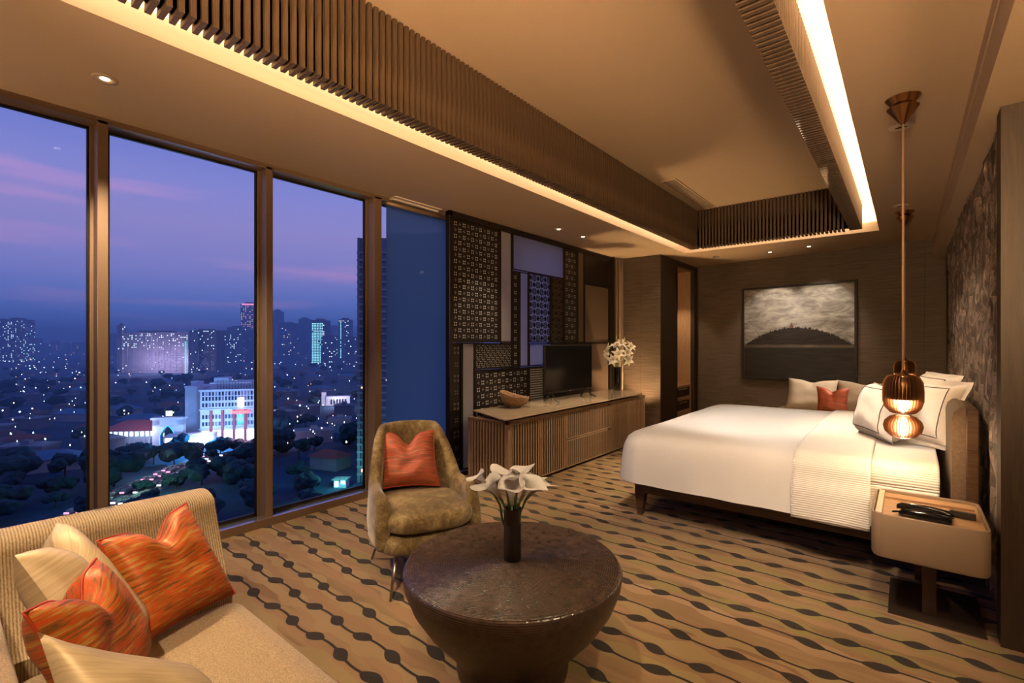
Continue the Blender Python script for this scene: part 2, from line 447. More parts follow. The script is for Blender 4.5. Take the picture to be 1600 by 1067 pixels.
# stone panel: relief strips laid upright
sp_ = struct(ob('wall_stone', MB().box((PX+.03, 3.40, .0), (PX+.06, 7.26, 2.585)), M_slatback), 'headboard wall clad in rough bark-like relief stone')
rs = random.Random(5)
def stone_tile(w_, h):
    m = MB(); nu, nv = 5, max(4, int(h/.07)); sd = rs.random()*100
    def fn(a, b):
        y = a*w_; z = b*h
        e = min(a, 1-a, 1)*w_; e2 = min(b, 1-b)*h
        d = .018*noise.noise(Vector((y*16, z*6, sd)))+.012*noise.noise(Vector((y*45, z*20, sd)))
        ed = -.012 if (e < .002 or e2 < .002) else .012+d
        return (-ed, y, z)
    m.grid(fn, nu, nv)
    return m
y = 3.40
while y < 7.25:
    w_ = rs.uniform(.10, .15); w_ = min(w_, 7.26-y)
    z = 0
    while z < 2.58:
        h = rs.uniform(.35, .7); h = min(h, 2.585-z)
        if 2.585-z-h < .15: h = 2.585-z
        ob('tile', stone_tile(w_-.002, h-.002), M_stone, sp_, smooth=True, recalc=False, loc=(PX+.018+rs.uniform(-.006, .006), y, z))
        z += h
    y += w_
# dark timber portal at the near end of the stone
jm = MB().box((PX-.002, 3.27, 0), (.50, 3.40, 2.585)).box((.52, 3.31, 0), (.60, 3.40, 2.585)).box((.60, 3.26, 0), (2.3, 3.40, 2.585))
struct(ob('wall_portal', jm, M_walldark), 'dark timber door portal at the near end of the stone wall')
ob('reveal', MB().box((.50, 3.34, 0), (.52, 3.40, 2.585)), M_dark, bpy.data.objects['wall_portal'])
struct(ob('wall_far_right', MB().box((2.2, -3.1, 0), (2.3, 3.3, 2.6)), M_walldark))
M_wallwarm = plain('warm_wall', (.42, .32, .23), .8)
struct(ob('wall_front', MB().box((-4.1, -3.2, 0), (2.3, -3.1, 3.5)), M_wallwarm))

# ---- window wall
def glass_mat():
    t = NT('window_glass')
    tr = t.n('ShaderNodeBsdfTransparent', {'Color': (.93, .96, .98, 1)}).outputs[0]
    gl = t.n('ShaderNodeBsdfGlossy', {'Color': (1, 1, 1, 1), 'Roughness': .01}).outputs[0]
    fr = t.n('ShaderNodeFresnel', {'IOR': 1.18}).outputs[0]
    return t.done(t.n('ShaderNodeMixShader', {0: fr, 1: tr, 2: gl}).outputs[0])
M_glass = glass_mat()
M_sill = plain('sill_aluminium', (.62, .64, .72), .22, .9)
struct(ob('trim_sill', MB().box((WX-.02, -3.1, 0), (WX, 5.9, .06)).box((GX-.05, -3.1, 0), (WX-.02, 5.9, .055)), M_sill), 'low bronze window sill along the glass')
ob('baseboard', MB().box((WX-.001, -3.1, 0), (WX+.012, 5.9, .062)), M_frame, bpy.data.objects['trim_sill'])
struct(ob('trim_head', MB().box((GX-.05, -3.1, 2.845), (WX, 5.9, 2.88)).box((WX-.0, -3.1, 2.862), (WX+.006, 5.9, 2.88)), M_frame), 'bronze window head under the ceiling')
mul = [-2.32, -1.32, -.30, .703, 1.737, 2.745, 3.78, 4.80, 5.86]
for i, y0 in enumerate(mul):
    m = struct(ob('trim_mullion', MB().box((GX+.0, y0, .05), (WX, y0+(.055 if i != 5 else .085), 2.87)).box((GX-.03, y0-.018, .05), (GX+.03, y0+.073, 2.87)), M_frame, bevel=.003, seg=1), 'bronze upright window post')
for i in range(len(mul)-1):
    y0, y1 = mul[i]+.055, mul[i+1]
    wdw = struct(ob('window_%d' % (i+1), MB().box((GX-.012, y0, .055), (GX+.012, y0+.03, 2.86)).box((GX-.012, y1-.03, .055), (GX+.012, y1, 2.86)).box((GX-.012, y0, .055), (GX+.012, y1, .085)).box((GX-.012, y0, 2.83), (GX+.012, y1, 2.86)), M_dark))
    ob('pane', MB().box((GX-.003, y0+.028, .08), (GX+.003, y1-.028, 2.835)), M_glass, wdw)
struct(ob('wall_left', MB().box((-4.15, 5.92, 0), (-4.0, 9.6, 2.9)), M_wallwarm))
# roller blind drawn down over the fourth bay
def blind_mat():
    t = NT('sheer_blind')
    v = t.coords((1, 1, 1)); f = t.noise(v, 300, 1)
    tr = t.n('ShaderNodeBsdfTransparent', {'Color': (.62, .64, .70, 1)}).outputs[0]
    tl = t.n('ShaderNodeBsdfTranslucent', {'Color': (.62, .86, 1.0, 1)}).outputs[0]
    df = t.bsdf(t.mix(f, (.05, .09, .16), (.08, .13, .21)), .8)
    a = t.n('ShaderNodeMixShader', {0: .35, 1: tl, 2: df}).outputs[0]
    return t.done(t.n('ShaderNodeMixShader', {0: .68, 1: tr, 2: a}).outputs[0])
M_blind = blind_mat()
rb = empty('roller_blind', 'sheer blue-grey roller blind drawn down over the fourth window', 'blind', (0, 0, 0))
ob('blind_cloth', MB().box((WX+.015, 2.87, .035), (WX+.017, 3.80, 2.80)), M_blind, rb)
ob('roller', MB().tube([(WX+.03, 2.86, 2.82), (WX+.03, 3.80, 2.82)], .022, 12), M_frame, rb, smooth=True)
ob('bottom_rail', MB().box((WX+.008, 2.87, .02), (WX+.024, 3.80, .04)), M_frame, rb)
tr = tag(ob('curtain_track', MB().box((WX+.03, 2.9, 2.855), (WX+.07, 3.50, 2.879)).box((WX+.03, 2.9, 2.868), (-3.82, 3.50, 2.879)), M_paintw), 'pale curtain track standing for the lit pocket in the ceiling above the roller blind', 'track')  # pale colour stands for the lit face of the curtain pocket
# curtain gathered at the far end of the screen
def curtain():
    m = MB(); n = 40; rings = []
    for k in range(13):
        z = .015+k/12*2.84
        ring = []
        for i in range(n+1):
            a = i/n
            ring.append((-3.86+a*.22, 7.33+.045*math.sin(a*2*PI*4.5+.3*math.sin(z*2)), z))
        rings.append(ring)
    m.loft(rings, False, False, closed=False)
    return m
ct = ob('curtain', curtain(), fabric('taupe_curtain', (.25, .17, .115), (.31, .215, .15), 200, bstr=.2), smooth=True, recalc=False)
sm = ct.modifiers.new('t', 'SOLIDIFY'); sm.thickness = .004
tag(ct, 'narrow taupe curtain gathered between the fretwork screen and return wall', 'curtain')

# ---- recessed ceiling lights
M_lamp = emit('lamp_face', (1.0, .82, .58), 14)
M_off = plain('lamp_off', (.35, .3, .25), .4)
def downlight(x, y, z, lit, label, group=None):
    e = empty('ceiling_downlight', label, 'light', (x, y, z), 0, group)
    ob('trim_ring', MB().lathe([(.058, 0), (.058, -.004), (.045, -.006), (.021, -.001), (.021, .006)], 28, cap0=False, cap1=False), M_ceil if lit else M_paintw, e, smooth=True)
    ob('lens', MB().lathe([(.0205, -.002), (.0205, .003)], 24), M_lamp if lit else M_off, e)
    return e
downlight(-3.351, .629, ZC, True, 'lit round downlight above the nearest tall windows')
downlight(-3.365, 5.039, ZC, True, 'nearer of two lit downlights above the console')
downlight(-3.355, 5.607, ZC, True, 'farther of two lit downlights above the console')
downlight(-1.657, 8.396, ZC, True, 'left lit downlight of the two above the painting')
downlight(-1.115, 8.262, ZC, True, 'right lit downlight of the two above the painting')
sp1 = empty('ceiling_speaker', 'flat round ceiling disc beside the nearer pendant canopy', 'speaker', (-.03, 4.08, ZC))
ob('cover', MB().lathe([(.066, 0), (.066, -.006), (.02, -.008), (.02, -.003)], 36), M_paintw, sp1, smooth=False)
ob('slot', MB().box((-.03, -.006, -.010), (.03, .006, -.002)), M_black, sp1)
sp2 = copy_tree(sp1); sp2.location = (-.05, 6.42, ZC); sp2['label'] = 'flat round ceiling disc beside the farther pendant canopy'
tag(ob('smoke_detector', MB().lathe([(.05, 0), (.05, -.014), (.03, -.03), (0.001, -.03)], 24), M_off, smooth=True, loc=(-2.42, 8.25, ZC)), 'small round detector on the low ceiling left of the painting lights', 'detector')
# ================================================================== FRETWORK SCREEN (plane x = -3.8, facing the room)
SXP = -3.80
scr = empty('fretwork_screen', 'tall dark bronze screen of fretwork and frosted glass panels behind the television', 'screen', (SXP, 3.56, 0))
def L(y): return y-3.56
fr = MB()
fr.box((-.03, 0, 0), (.035, .05, 2.87)).box((-.03, 0, 2.822), (.035, 3.66, 2.875)).box((-.02, 3.60, 0), (.035, 3.66, 2.85)).box((-.03, 0, 0), (.035, 3.66, .05))
ob('frame', fr, M_dark, scr, bevel=.003, seg=1)
ob('post', MB().box((-.05, 3.66, 0), (.06, 3.70, 2.88)), M_dark, scr)
def frosted(name, blue, bs=1.0, rough=.35):
    t = NT(name); v = t.coords((1, 1, 1)); f = t.noise(v, 55, 3, .55); nm = t.bump(f, bs, .006)
    ts = t.n('ShaderNodeBsdfTranslucent', {'Color': (.92, .94, 1, 1), 'Normal': nm}).outputs[0]
    df = t.bsdf((.36, .33, .31), rough, 0, nm, .6)
    return t.done(t.n('ShaderNodeMixShader', {0: blue, 1: df, 2: ts}).outputs[0])
M_gA = frosted('rippled_frosted_glass', .66)
M_gB = frosted('grey_frosted_glass', .3, .6)
M_gC = plain('hammered_bronze_glass', (.17, .125, .09), .35, .4, bscale=90, bstr=.9)
M_inlay = plain('pale_inlay', (.92, .90, .88), .4, .0)
M_sheet = plain('dark_fret_sheet', (.014, .010, .009), .35, .3)
def rect_panel(name, y0, y1, z0, z1, m, dx=0.0, th=.006, edge=.012, label=None):
    p = ob(name, MB().box((dx-th/2, L(y0)+edge, z0+edge), (dx+th/2, L(y1)-edge, z1-edge)), m, scr)
    e = MB().box((-.016, L(y0), z0), (.018, L(y0)+edge, z1)).box((-.016, L(y1)-edge, z0), (.018, L(y1), z1))
    e.box((-.016, L(y0), z0), (.018, L(y1), z0+edge)).box((-.016, L(y0), z1-edge), (.018, L(y1), z1))
    ob('panel_rim', e, M_dark, p)
    if label: p['label'] = label
    return p
def petal(m, cy_, cz, r0, r1, wd, a, x):
    c, s = math.cos(a), math.sin(a); k = len(m.v)
    for rr, ww in ((r0, 0), ((r0+r1)/2, wd), (r1, 0), ((r0+r1)/2, -wd)):
        m.v.append((x, cy_+rr*c-ww*s, cz+rr*s+ww*c))
    m.f.append((k, k+1, k+2, k+3))
def dot(m, cy_, cz, r, x, n=6):
    k = len(m.v)
    for i in range(n): m.v.append((x, cy_+r*math.cos(2*PI*i/n), cz+r*math.sin(2*PI*i/n)))
    m.f.append(tuple(range(k, k+n)))
def ringseg(m, cy_, cz, r0, r1, a0, a1, x, n=3):
    for i in range(n):
        b0 = a0+(a1-a0)*i/n; b1 = a0+(a1-a0)*(i+1)/n; k = len(m.v)
        for rr, bb in ((r0, b0), (r1, b0), (r1, b1), (r0, b1)): m.v.append((x, cy_+rr*math.cos(bb), cz+rr*math.sin(bb)))
        m.f.append((k, k+1, k+2, k+3))
def star(m, y, z, R, x):
    for q in range(4):
        ringseg(m, y, z, R*.52, R*.72, PI/2*q+.28, PI/2*(q+1)-.28, x)
        petal(m, y, z, R*.62, R*1.08, R*.15, PI/2*q+PI/4, x)
def stars(y0, y1, z0, z1, py, pz, R, x, dots=True):
    m = MB(); ny = max(1, round((y1-y0)/py)); nz = max(1, round((z1-z0)/pz)); py = (y1-y0)/ny; pz = (z1-z0)/nz
    for i in range(ny):
        for j in range(nz):
            if (i+j) % 2 == 0: star(m, y0+(i+.5)*py, z0+(j+.5)*pz, R, x)
            elif dots:
                for a in range(4): dot(m, y0+(i+.5)*py+.011*math.cos(PI/2*a), z0+(j+.5)*pz+.011*math.sin(PI/2*a), .0035, x)
    return m
def inlay_panel(y0, y1, z0, z1, py, pz, R, label):
    p = rect_panel('fret_panel', y0, y1, z0, z1, M_sheet, label=label)
    o = ob('fret_motif', stars(L(y0)+.03, L(y1)-.03, z0+.03, z1-.03, py, pz, R, .0045), M_inlay, p, recalc=False)
    o['kind'] = 'stuff'
    return p
inlay_panel(3.61, 4.407, 1.466, 2.822, .066, .069, .027, 'large dark panel of small pierced stars')
rect_panel('glass_panel', 4.412, 4.632, 1.466, 2.822, M_gB, label='narrow upright grey frosted panel')
rect_panel('glass_panel', 4.650, 5.808, 2.372, 2.822, M_gA, label='wide frosted glass panel at the top')
p = rect_panel('fret_panel', 4.637, 4.785, 1.150, 2.362, M_sheet, label='slim dark strip with one column of stars')
sm_ = MB()
for i in range(12): star(sm_, L(4.711), 1.22+i*.0965, .026, .0045)
o = ob('fret_motif', sm_, M_inlay, p, recalc=False); o['kind'] = 'stuff'
rect_panel('glass_panel', 4.789, 4.972, 1.160, 2.362, M_gA, label='slim upright frosted pane')
# open rosette lattice (see-through)
def lattice(y0, y1, z0, z1, p_, t_=.0035):
    m = MB(); ny = round((y1-y0)/p_); nz = round((z1-z0)/p_); py = (y1-y0)/ny; pz = (z1-z0)/nz
    for i in range(ny):
        for j in range(nz):
            cy_, cz = y0+(i+.5)*py, z0+(j+.5)*pz; R = p_*.5; w2 = R*.11
            if (i+j) % 2 == 0:
                for q in range(4):
                    ringseg(m, cy_, cz, R*.78, R*1.0, PI/2*q, PI/2*(q+1), 0, 3)
                    ringseg(m, cy_, cz, R*.28, R*.48, PI/2*q, PI/2*(q+1), 0, 2)
                    petal(m, cy_, cz, R*.42, R*1.42, R*.16, PI/2*q+PI/4, 0)
                    petal(m, cy_, cz, R*.42, R*.95, R*.13, PI/2*q, 0)
            else:
                for q in range(4):
                    petal(m, cy_, cz, 0, R*1.0, R*.24, PI/2*q, 0)
                    petal(m, cy_, cz, 0, R*.95, R*.18, PI/2*q+PI/4, 0)
                ringseg(m, cy_, cz, R*.5, R*.66, 0, 2*PI, 0, 8)
    return m
def lat_panel(y0, y1, z0, z1, p_, label):
    fp = rect_panel('fret_panel', y0, y1, z0, z1, M_gA, dx=-.022, label=label)
    o = ob('lattice', lattice(L(y0)+.012, L(y1)-.012, z0+.012, z1-.012, p_), M_sheet, fp, recalc=False)
    md = o.modifiers.new('t', 'SOLIDIFY'); md.thickness = .004; md.offset = 0
    o['kind'] = 'stuff'
    return fp
lat_panel(4.978, 5.50, 1.466, 2.372, .084, 'open rosette lattice with blue dusk behind')
fp = rect_panel('fret_panel', 5.50, 5.822, 1.466, 2.372, M_gC, dx=-.022, label='rosette lattice with brown glass behind')
o = ob('lattice', lattice(L(5.512), L(5.81), 1.478, 2.36, .084), M_sheet, fp, recalc=False); o['kind'] = 'stuff'
inlay_panel(5.826, 6.172, 1.466, 2.822, .080, .085, .030, 'upright dark star panel right of the wide pane')
rect_panel('glass_panel', 6.180, 6.365, 1.466, 2.822, M_gC, label='upright plain bronze glass strip')
rect_panel('glass_panel', 6.375, 7.15, 2.372, 2.822, M_sheet, label='dark panel in the upper right corner')
rect_panel('glass_panel', 6.375, 7.15, 1.466, 2.362, M_gC, label='hammered bronze panel at the right')
rect_panel('fret_panel', 3.61, 3.762, .06, 1.458, M_sheet, label='low dark strip with a column of large stars')
sm_ = MB()
for i in range(9): star(sm_, L(3.69), .16+i*.152, .052 if i % 2 == 0 else .03, .0045)
o = ob('fret_motif', sm_, plain('dull_inlay', (.20, .17, .17), .5, .2), scr, recalc=False); o['kind'] = 'stuff'
rect_panel('glass_panel', 3.766, 3.968, .06, 1.458, M_gB, label='upright grey frosted panel low on the left')
p = rect_panel('fret_panel', 3.972, 4.632, 1.156, 1.458, M_sheet, label='dark panel of tiny pierced dots')
dm = MB()
for i in range(30):
    for j in range(13):
        if (i*7+j*3) % 4 != 0: dot(dm, L(3.998)+i*.0212+(j % 2)*.0106, 1.182+j*.0208, .0042 if (i+j) % 3 else .0052, .0045)
o = ob('fret_motif', dm, M_inlay, p, recalc=False); o['kind'] = 'stuff'
inlay_panel(3.972, 4.98, .06, 1.150, .074, .078, .031, 'low dark panel of bright pierced stars')
rect_panel('glass_panel', 4.986, 5.50, 1.160, 1.458, M_gA, label='small frosted pane left of the television')
p = rect_panel('fret_panel', 4.986, 5.33, .06, 1.152, M_sheet, label='dark panel of diagonal pierced slots')
dm = MB()
for i in range(11):
    for j in range(34):
        petal(dm, L(5.012)+i*.029+(j % 2)*.0145, .09+j*.031, -.016, .016, .0052, PI/4 if (j//3) % 2 else -PI/4, .0045)
o = ob('fret_motif', dm, M_inlay, p, recalc=False); o['kind'] = 'stuff'
inlay_panel(5.335, 5.50, .06, 1.152, .07, .075, .028, 'narrow dark star strip beside the television')
rect_panel('glass_panel', 5.505, 6.55, .06, 1.458, M_sheet, label='dark panel behind the television')
rect_panel('glass_panel', 6.56, 7.15, .06, 1.458, M_gC, label='low bronze panel behind the lily vase')

# ================================================================== CONSOLE
CX1 = -3.007; CY0, CY1 = 3.615, 6.80
con = empty('media_console', 'long low console with slatted oak fronts under the television', 'cabinet', (CX1, CY0, 0))
# local: x from -.54..0 (front at 0), y 0..3.185
W = CY1-CY0
ob('carcass', MB().box((-.54, .03, .03), (-.03, W-.03, .66)).box((-.50, .06, 0), (-.07, W-.06, .03)), M_slatback, con)
fm = MB().box((-.045, 0, .03), (0, .045, .69)).box((-.045, W-.03, .03), (0, W, .69)).box((-.54, 0, .66), (0, .03, .69)).box((-.03, .045, .665), (0, W-.03, .69)).box((-.54, W-.02, .03), (-.03, W, .69)).box((-.54, 0, .03), (-.50, .03, .66)).box((-.54, .0, .655), (-.0, W, .672)).box((-.5, 0, .02), (0, .028, .045))
ob('frame', fm, M_cslat, con, bevel=.002, seg=1)
es = MB().box((0, 0, 0), (.022, .03, .61)).mesh('slat', M_cslat)
ep = ob('end_panel', MB().box((-.50, .028, .045), (-.045, .04, .655)), M_slatback, con)
for i in range(11): link('slat', es, ep, (-.492+i*.0405, 0, .045))
def front(name, y0, y1, z0, z1, label=None, handle=None):
    f = ob(name, MB().box((-.03, y0, z1-.014), (0, y1, z1)).box((-.03, y0, z0), (0, y1, z0+.014)).box((-.03, y0, z0), (0, y0+.012, z1)).box((-.03, y1-.012, z0), (0, y1, z1)), M_cslat, con)
    me = MB().box((-.010, 0, 0), (-.001, .0195, z1-z0-.028)).mesh('slat', M_cslat)
    n = max(1, int((y1-y0-.024)/.0405)); st = (y1-y0-.024)/n
    for i in range(n): link('slat', me, f, (0, y0+.012+i*st+(st-.0195)/2, z0+.014))
    ob('backing', MB().box((-.016, y0+.005, z0+.005), (-.010, y1-.005, z1-.005)), M_sheet, f)  # dark backing; its near-black colour also holds the shade between slats
    if handle: ob('handle', MB().box((-.004, handle[0], handle[2]), (.006, handle[1], handle[2]+.012)), M_dark, f)
    if label: f['label'] = label
    return f
front('door', .048, .546, .035, .662)
front('door', .550, 1.040, .035, .662)
front('drawer', 1.046, 2.116, .352, .662, handle=(2.04, 2.10, .653))
front('drawer', 1.046, 2.116, .035, .344, handle=(2.04, 2.10, .334))
front('door', 2.122, 2.636, .035, .662)
front('door', 2.640, 3.152, .035, .662)
gt = NT('beige_glass_top'); v = gt.coords(); f = gt.noise(v, 5, 6, .65, .8)
M_gtop = gt.done(gt.bsdf(gt.ramp(f, [(.3, (.40, .31, .22)), (.7, (.48, .38, .28))]), .09, 0, None, .8))
ob('glass_top', MB().prism([(.077, -.145), (.045, 2.985), (-.62, 3.385), (-.62, .155)], .722, .735), M_gtop, con, bevel=.002, seg=1)
stp = MB().lathe([(.009, 0), (.009, .033)], 12).mesh('standoff', M_steel, smooth=False)
for x, y in ((-.03, .035), (-.03, .78), (-.03, 1.58), (-.03, 2.35), (-.03, 2.93), (-.51, .10), (-.51, 1.1), (-.51, 2.1), (-.51, 3.0)):
    link('standoff', stp, con, (x, y, .69))

# ================================================================== TELEVISION
tv = empty('television', 'black flat-screen television on splayed feet on the console', 'television', (-3.37, 5.31, .735))
ob('casing', MB().box((-.035, -.56, .105), (.0, .56, .70)).box((-.06, -.35, .14), (-.03, .35, .42)), M_blackm, tv, bevel=.004)
t = NT('tv_glass'); M_tv = t.done(t.bsdf((.004, .004, .005), .12, 0, None, .6))
ob('screen', MB().box((.0, -.548, .122), (.003, .548, .688)), M_tv, tv)
for s in (-1, 1):
    f = MB()
    f.tube([(-.0, s*.42, .108), (.06, s*.43, .035), (.13, s*.44, .007)], .009, 8)
    f.tube([(-.02, s*.42, .108), (-.06, s*.42, .04), (-.10, s*.43, .007)], .009, 8)
    ob('foot', f, M_blackm, tv, smooth=True)
ob('badge', MB().box((.0005, -.03, .108), (.0035, .03, .118)), M_steel, tv)

# ================================================================== BOWL, LILY VASE
bl = empty('decorative_bowl', 'driftwood-brown boat-shaped bowl at the near end of the console', 'bowl', (-3.44, 4.24, .735), .3)
def bowlfn(off):
    def fn(a, b):
        th = 2*PI*a; r = math.sin(b*PI/2)**.75
        lip = 1+.12*math.cos(th*1)+.06*math.cos(3*th+1)
        z = .012+(1-math.cos(b*PI/2))*(.135+.035*math.cos(th+2.6)+.01*math.cos(2*th))
        return ((.15*r*lip-off*r)*math.cos(th), (.18*r*lip-off*r)*math.sin(th), z+off*1.0)
    return fn
bm_ = MB().grid(bowlfn(0), 40, 12); bm2 = MB().grid(bowlfn(.008), 40, 12)
o = ob('bowl_shell', bm_, wood('bowl_wood', (.22, .13, .07), (.42, .28, .17), .4, (3, 3, 8), 6), bl, smooth=True)
s_ = o.modifiers.new('t', 'SOLIDIFY'); s_.thickness = .009; s_.offset = 1
ob('foot_ring', MB().lathe([(.05, 0), (.05, .014), (.043, .016), (.043, 0)], 28, cap0=False, cap1=False), M_steel, bl)
rs = random.Random(2)
M_berry = plain('dark_red_ball', (.16, .02, .015), .4, bscale=60)
for i in range(7):
    a = i*2*PI/6+.2; r = .062 if i < 6 else 0
    q = ob('red_ball', MB().lathe([(.004, -.029), (.018, -.023), (.027, -.010), (.03, 0), (.027, .011), (.018, .023), (.004, .029)], 14), M_berry, None, smooth=True, loc=(-3.44+r*math.cos(a), 4.24+r*1.25*math.sin(a), .735+.085+(.02 if i == 6 else 0)))
    tag(q, 'small dark red ball lying in the driftwood bowl', 'ornament', 'red balls in the bowl')

M_petal = NT('white_petal'); _c = M_petal
pv = _c.bsdf((.86, .83, .75), .55, 0, None, .3, **{'Subsurface Weight': .0, 'Sheen Weight': .1})
ts = _c.n('ShaderNodeBsdfTranslucent', {'Color': (.85, .82, .65, 1)}).outputs[0]
M_petal = _c.done(_c.n('ShaderNodeMixShader', {0: .25, 1: pv, 2: ts}).outputs[0])
M_stem = plain('green_stem', (.17, .24, .06), .45)
M_leaf = plain('dark_green_leaf', (.05, .10, .025), .45)
M_stamen = plain('ochre_stamen', (.55, .28, .06), .6)
def vase(name, label, loc, r, h, sides=40):
    v = empty(name, label, 'vase', loc)
    ob('vase_body', MB().lathe([(r*.93, 0), (r, .006), (r, h*.5), (r, h), (r-.004, h+.001), (r-.005, h-.01), (r-.005, .02), (.001, .015)], sides, cap1=False), M_black, v, smooth=True, auto=35)
    return v
vase('console_vase', 'tall black cylinder vase holding open lilies on the console', (-3.43, 6.74, .735), .053, .36)
def petal_surf(m, o, direction, up, ln, wd, curl, mt):
    d = Vector(direction).normalized(); s = d.cross(Vector(up)).normalized(); n = s.cross(d).normalized()
    k = len(m.v); nu, nv = 6, 2
    for i in range(nu+1):
        t_ = i/nu; ww = wd*math.sin(PI*min(1, .08+.92*t_))**.75*(1-t_*.25)
        base = o+d*(ln*t_*(1-.25*curl*t_))+n*(-curl*ln*t_*t_*.6+ .18*ln*math.sin(PI*t_*.6))
        for j in (-1, 0, 1):
            m.v.append(tuple(base+s*ww*j+n*(abs(j)*ww*.35)))
    for i in range(nu):
        for j in range(2):
            a = k+i*3+j; m.f.append((a, a+1, a+4, a+3))
def lily(name, label, center, face, size, rnd, group):
    e = empty(name, label, 'flower', center, 0, group)
    f = Vector(face).normalized(); a = f.orthogonal().normalized(); b = f.cross(a)
    mp_ = MB()
    for i in range(6):
        an = i*PI/3+rnd.uniform(-.1, .1); rad = a*math.cos(an)+b*math.sin(an)
        petal_surf(mp_, Vector((0, 0, 0)), rad*.8+f*.75, f, size*(1 if i % 2 else .92), size*.22, .9, None)
    ob('petals', mp_, M_petal, e, smooth=True, recalc=False)
    st = MB()
    for i in range(5):
        an = i*2*PI/5; tip = f*size*.55+(a*math.cos(an)+b*math.sin(an))*size*.18
        st.tube([Vector((0, 0, 0)), tip], .0015, 4); st.box(tuple(tip-Vector((.004, .004, .004))), tuple(tip+Vector((.004, .004, .004))))
    ob('stamens', st, M_stamen, e)
    return e
rl = random.Random(11)
vc = Vector((-3.43, 6.74, 1.09))
lil = [((.06, -.10, .20), (.5, -.8, .2)), ((-.02, -.02, .30), (.1, -.4, .9)), ((.12, .06, .22), (.8, -.5, .2)), ((.02, -.16, .12), (.2, -1, -.1)), ((-.06, -.15, .22), (-.5, -.8, .3)), ((.17, -.02, .12), (.9, -.5, -.1)), ((.05, .02, .34), (.5, -.4, .7)), ((.15, .10, .30), (.7, -.2, .5)), ((-.10, -.06, .14), (-.6, -.8, .0))]
stm = MB()
LL = ['forward facing open white lily on the left of the console vase', 'upright open white lily near the top of the console bouquet', 'open white lily on the right side of the console bouquet', 'low open white lily at the front of the console bouquet', 'open white lily at the upper left of the console bouquet', 'lowest open white lily drooping right of the console vase', 'topmost open white lily of the console bouquet', 'open white lily at the upper right of the console bouquet', 'open white lily at the lower left of the console bouquet']
for i, (o_, f_) in enumerate(lil):
    c = vc+Vector(o_)
    lily('lily', LL[i], c, f_, .14, rl, 'open lilies on the console')
    stm.tube([vc+Vector((o_[0]*.15, o_[1]*.15, -.2)), vc+Vector((o_[0]*.3, o_[1]*.3, .0)), c], .003, 6)
sg = tag(ob('lily_stems', stm, M_stem, smooth=True), 'green stems and buds rising from the console vase', 'stem', None, 'stuff')
bd = MB()
for o_ in ((.0, -.02, .50), (.09, -.03, .44), (.12, 0, .46), (-.1, -.1, .38), (.05, .0, .42)):
    c = vc+Vector(o_); bd.tube([vc, c-Vector((0, 0, .1)), c-Vector((0, 0, .05)), c], [.002, .002, .011, .002], 7)
    bd.tube([vc, c-Vector((0, 0, .1)), c], .002, 5)
ob('bud', bd, plain('bud_green', (.45, .45, .22), .5), sg, smooth=True)
lf = MB()
for i in range(9):
    a = rl.uniform(0, 6.28); o_ = vc+Vector((rl.uniform(-.03, .08), rl.uniform(-.1, .02), rl.uniform(.05, .28)))
    petal_surf(lf, o_, (math.cos(a), math.sin(a), rl.uniform(-.2, .6)), (0, 0, 1), rl.uniform(.12, .18), .016, .5, None)
ob('leaf', lf, M_leaf, sg, smooth=True, recalc=False)

# niche drawers and ornament
nd = empty('niche_cabinet', 'oak cabinet with two dark-fronted drawers inside the niche', 'cabinet', (-3.13, 8.22, 0))
ob('carcass', MB().box((-.30, .003, 0), (-.012, .847, .70)), M_nichewood, nd)
nf = MB().box((-.012, .003, 0), (.02, .06, .70)).box((-.012, .80, 0), (.02, .847, .70)).box((-.012, .06, .665), (.02, .8, .70)).box((-.012, .06, .44), (.02, .8, .50)).box((-.012, .06, .2), (.02, .8, .26))
ob('frame', nf, M_nichewood, nd)
for z in (.50, .26):
    d = ob('drawer', MB().box((-.01, .065, z+.004), (.012, .795, z+.16)), M_walldark, nd)
    ob('handle', MB().box((.012, .25, z+.125), (.034, .62, z+.15)), M_steel, d, bevel=.002)
orn = empty('coral_sculpture', 'copper coral-like sculpture on a dark base in the niche', 'sculpture', (-3.24, 8.42, .70), .1)
ob('base', MB().box((-.05, -.11, 0), (.05, .11, .02)), plain('red_lacquer', (.12, .03, .015), .3), orn, bevel=.003)
cm = MB(); rc = random.Random(4)
cm.tube([(0, 0, .02), (0, 0, .09)], .008, 8)
for i in range(26):
    a = rc.uniform(0, 6.28); z0 = rc.uniform(.07, .22); r = rc.uniform(.03, .075)
    cm.tube([(0, 0, z0*.9), (r*.6*math.cos(a), r*.6*math.sin(a), z0+.02), (r*math.cos(a), r*math.sin(a), z0+rc.uniform(.04, .10))], [.007, .006, .004], 6)
ob('branches', cm, M_brass, orn, smooth=True)
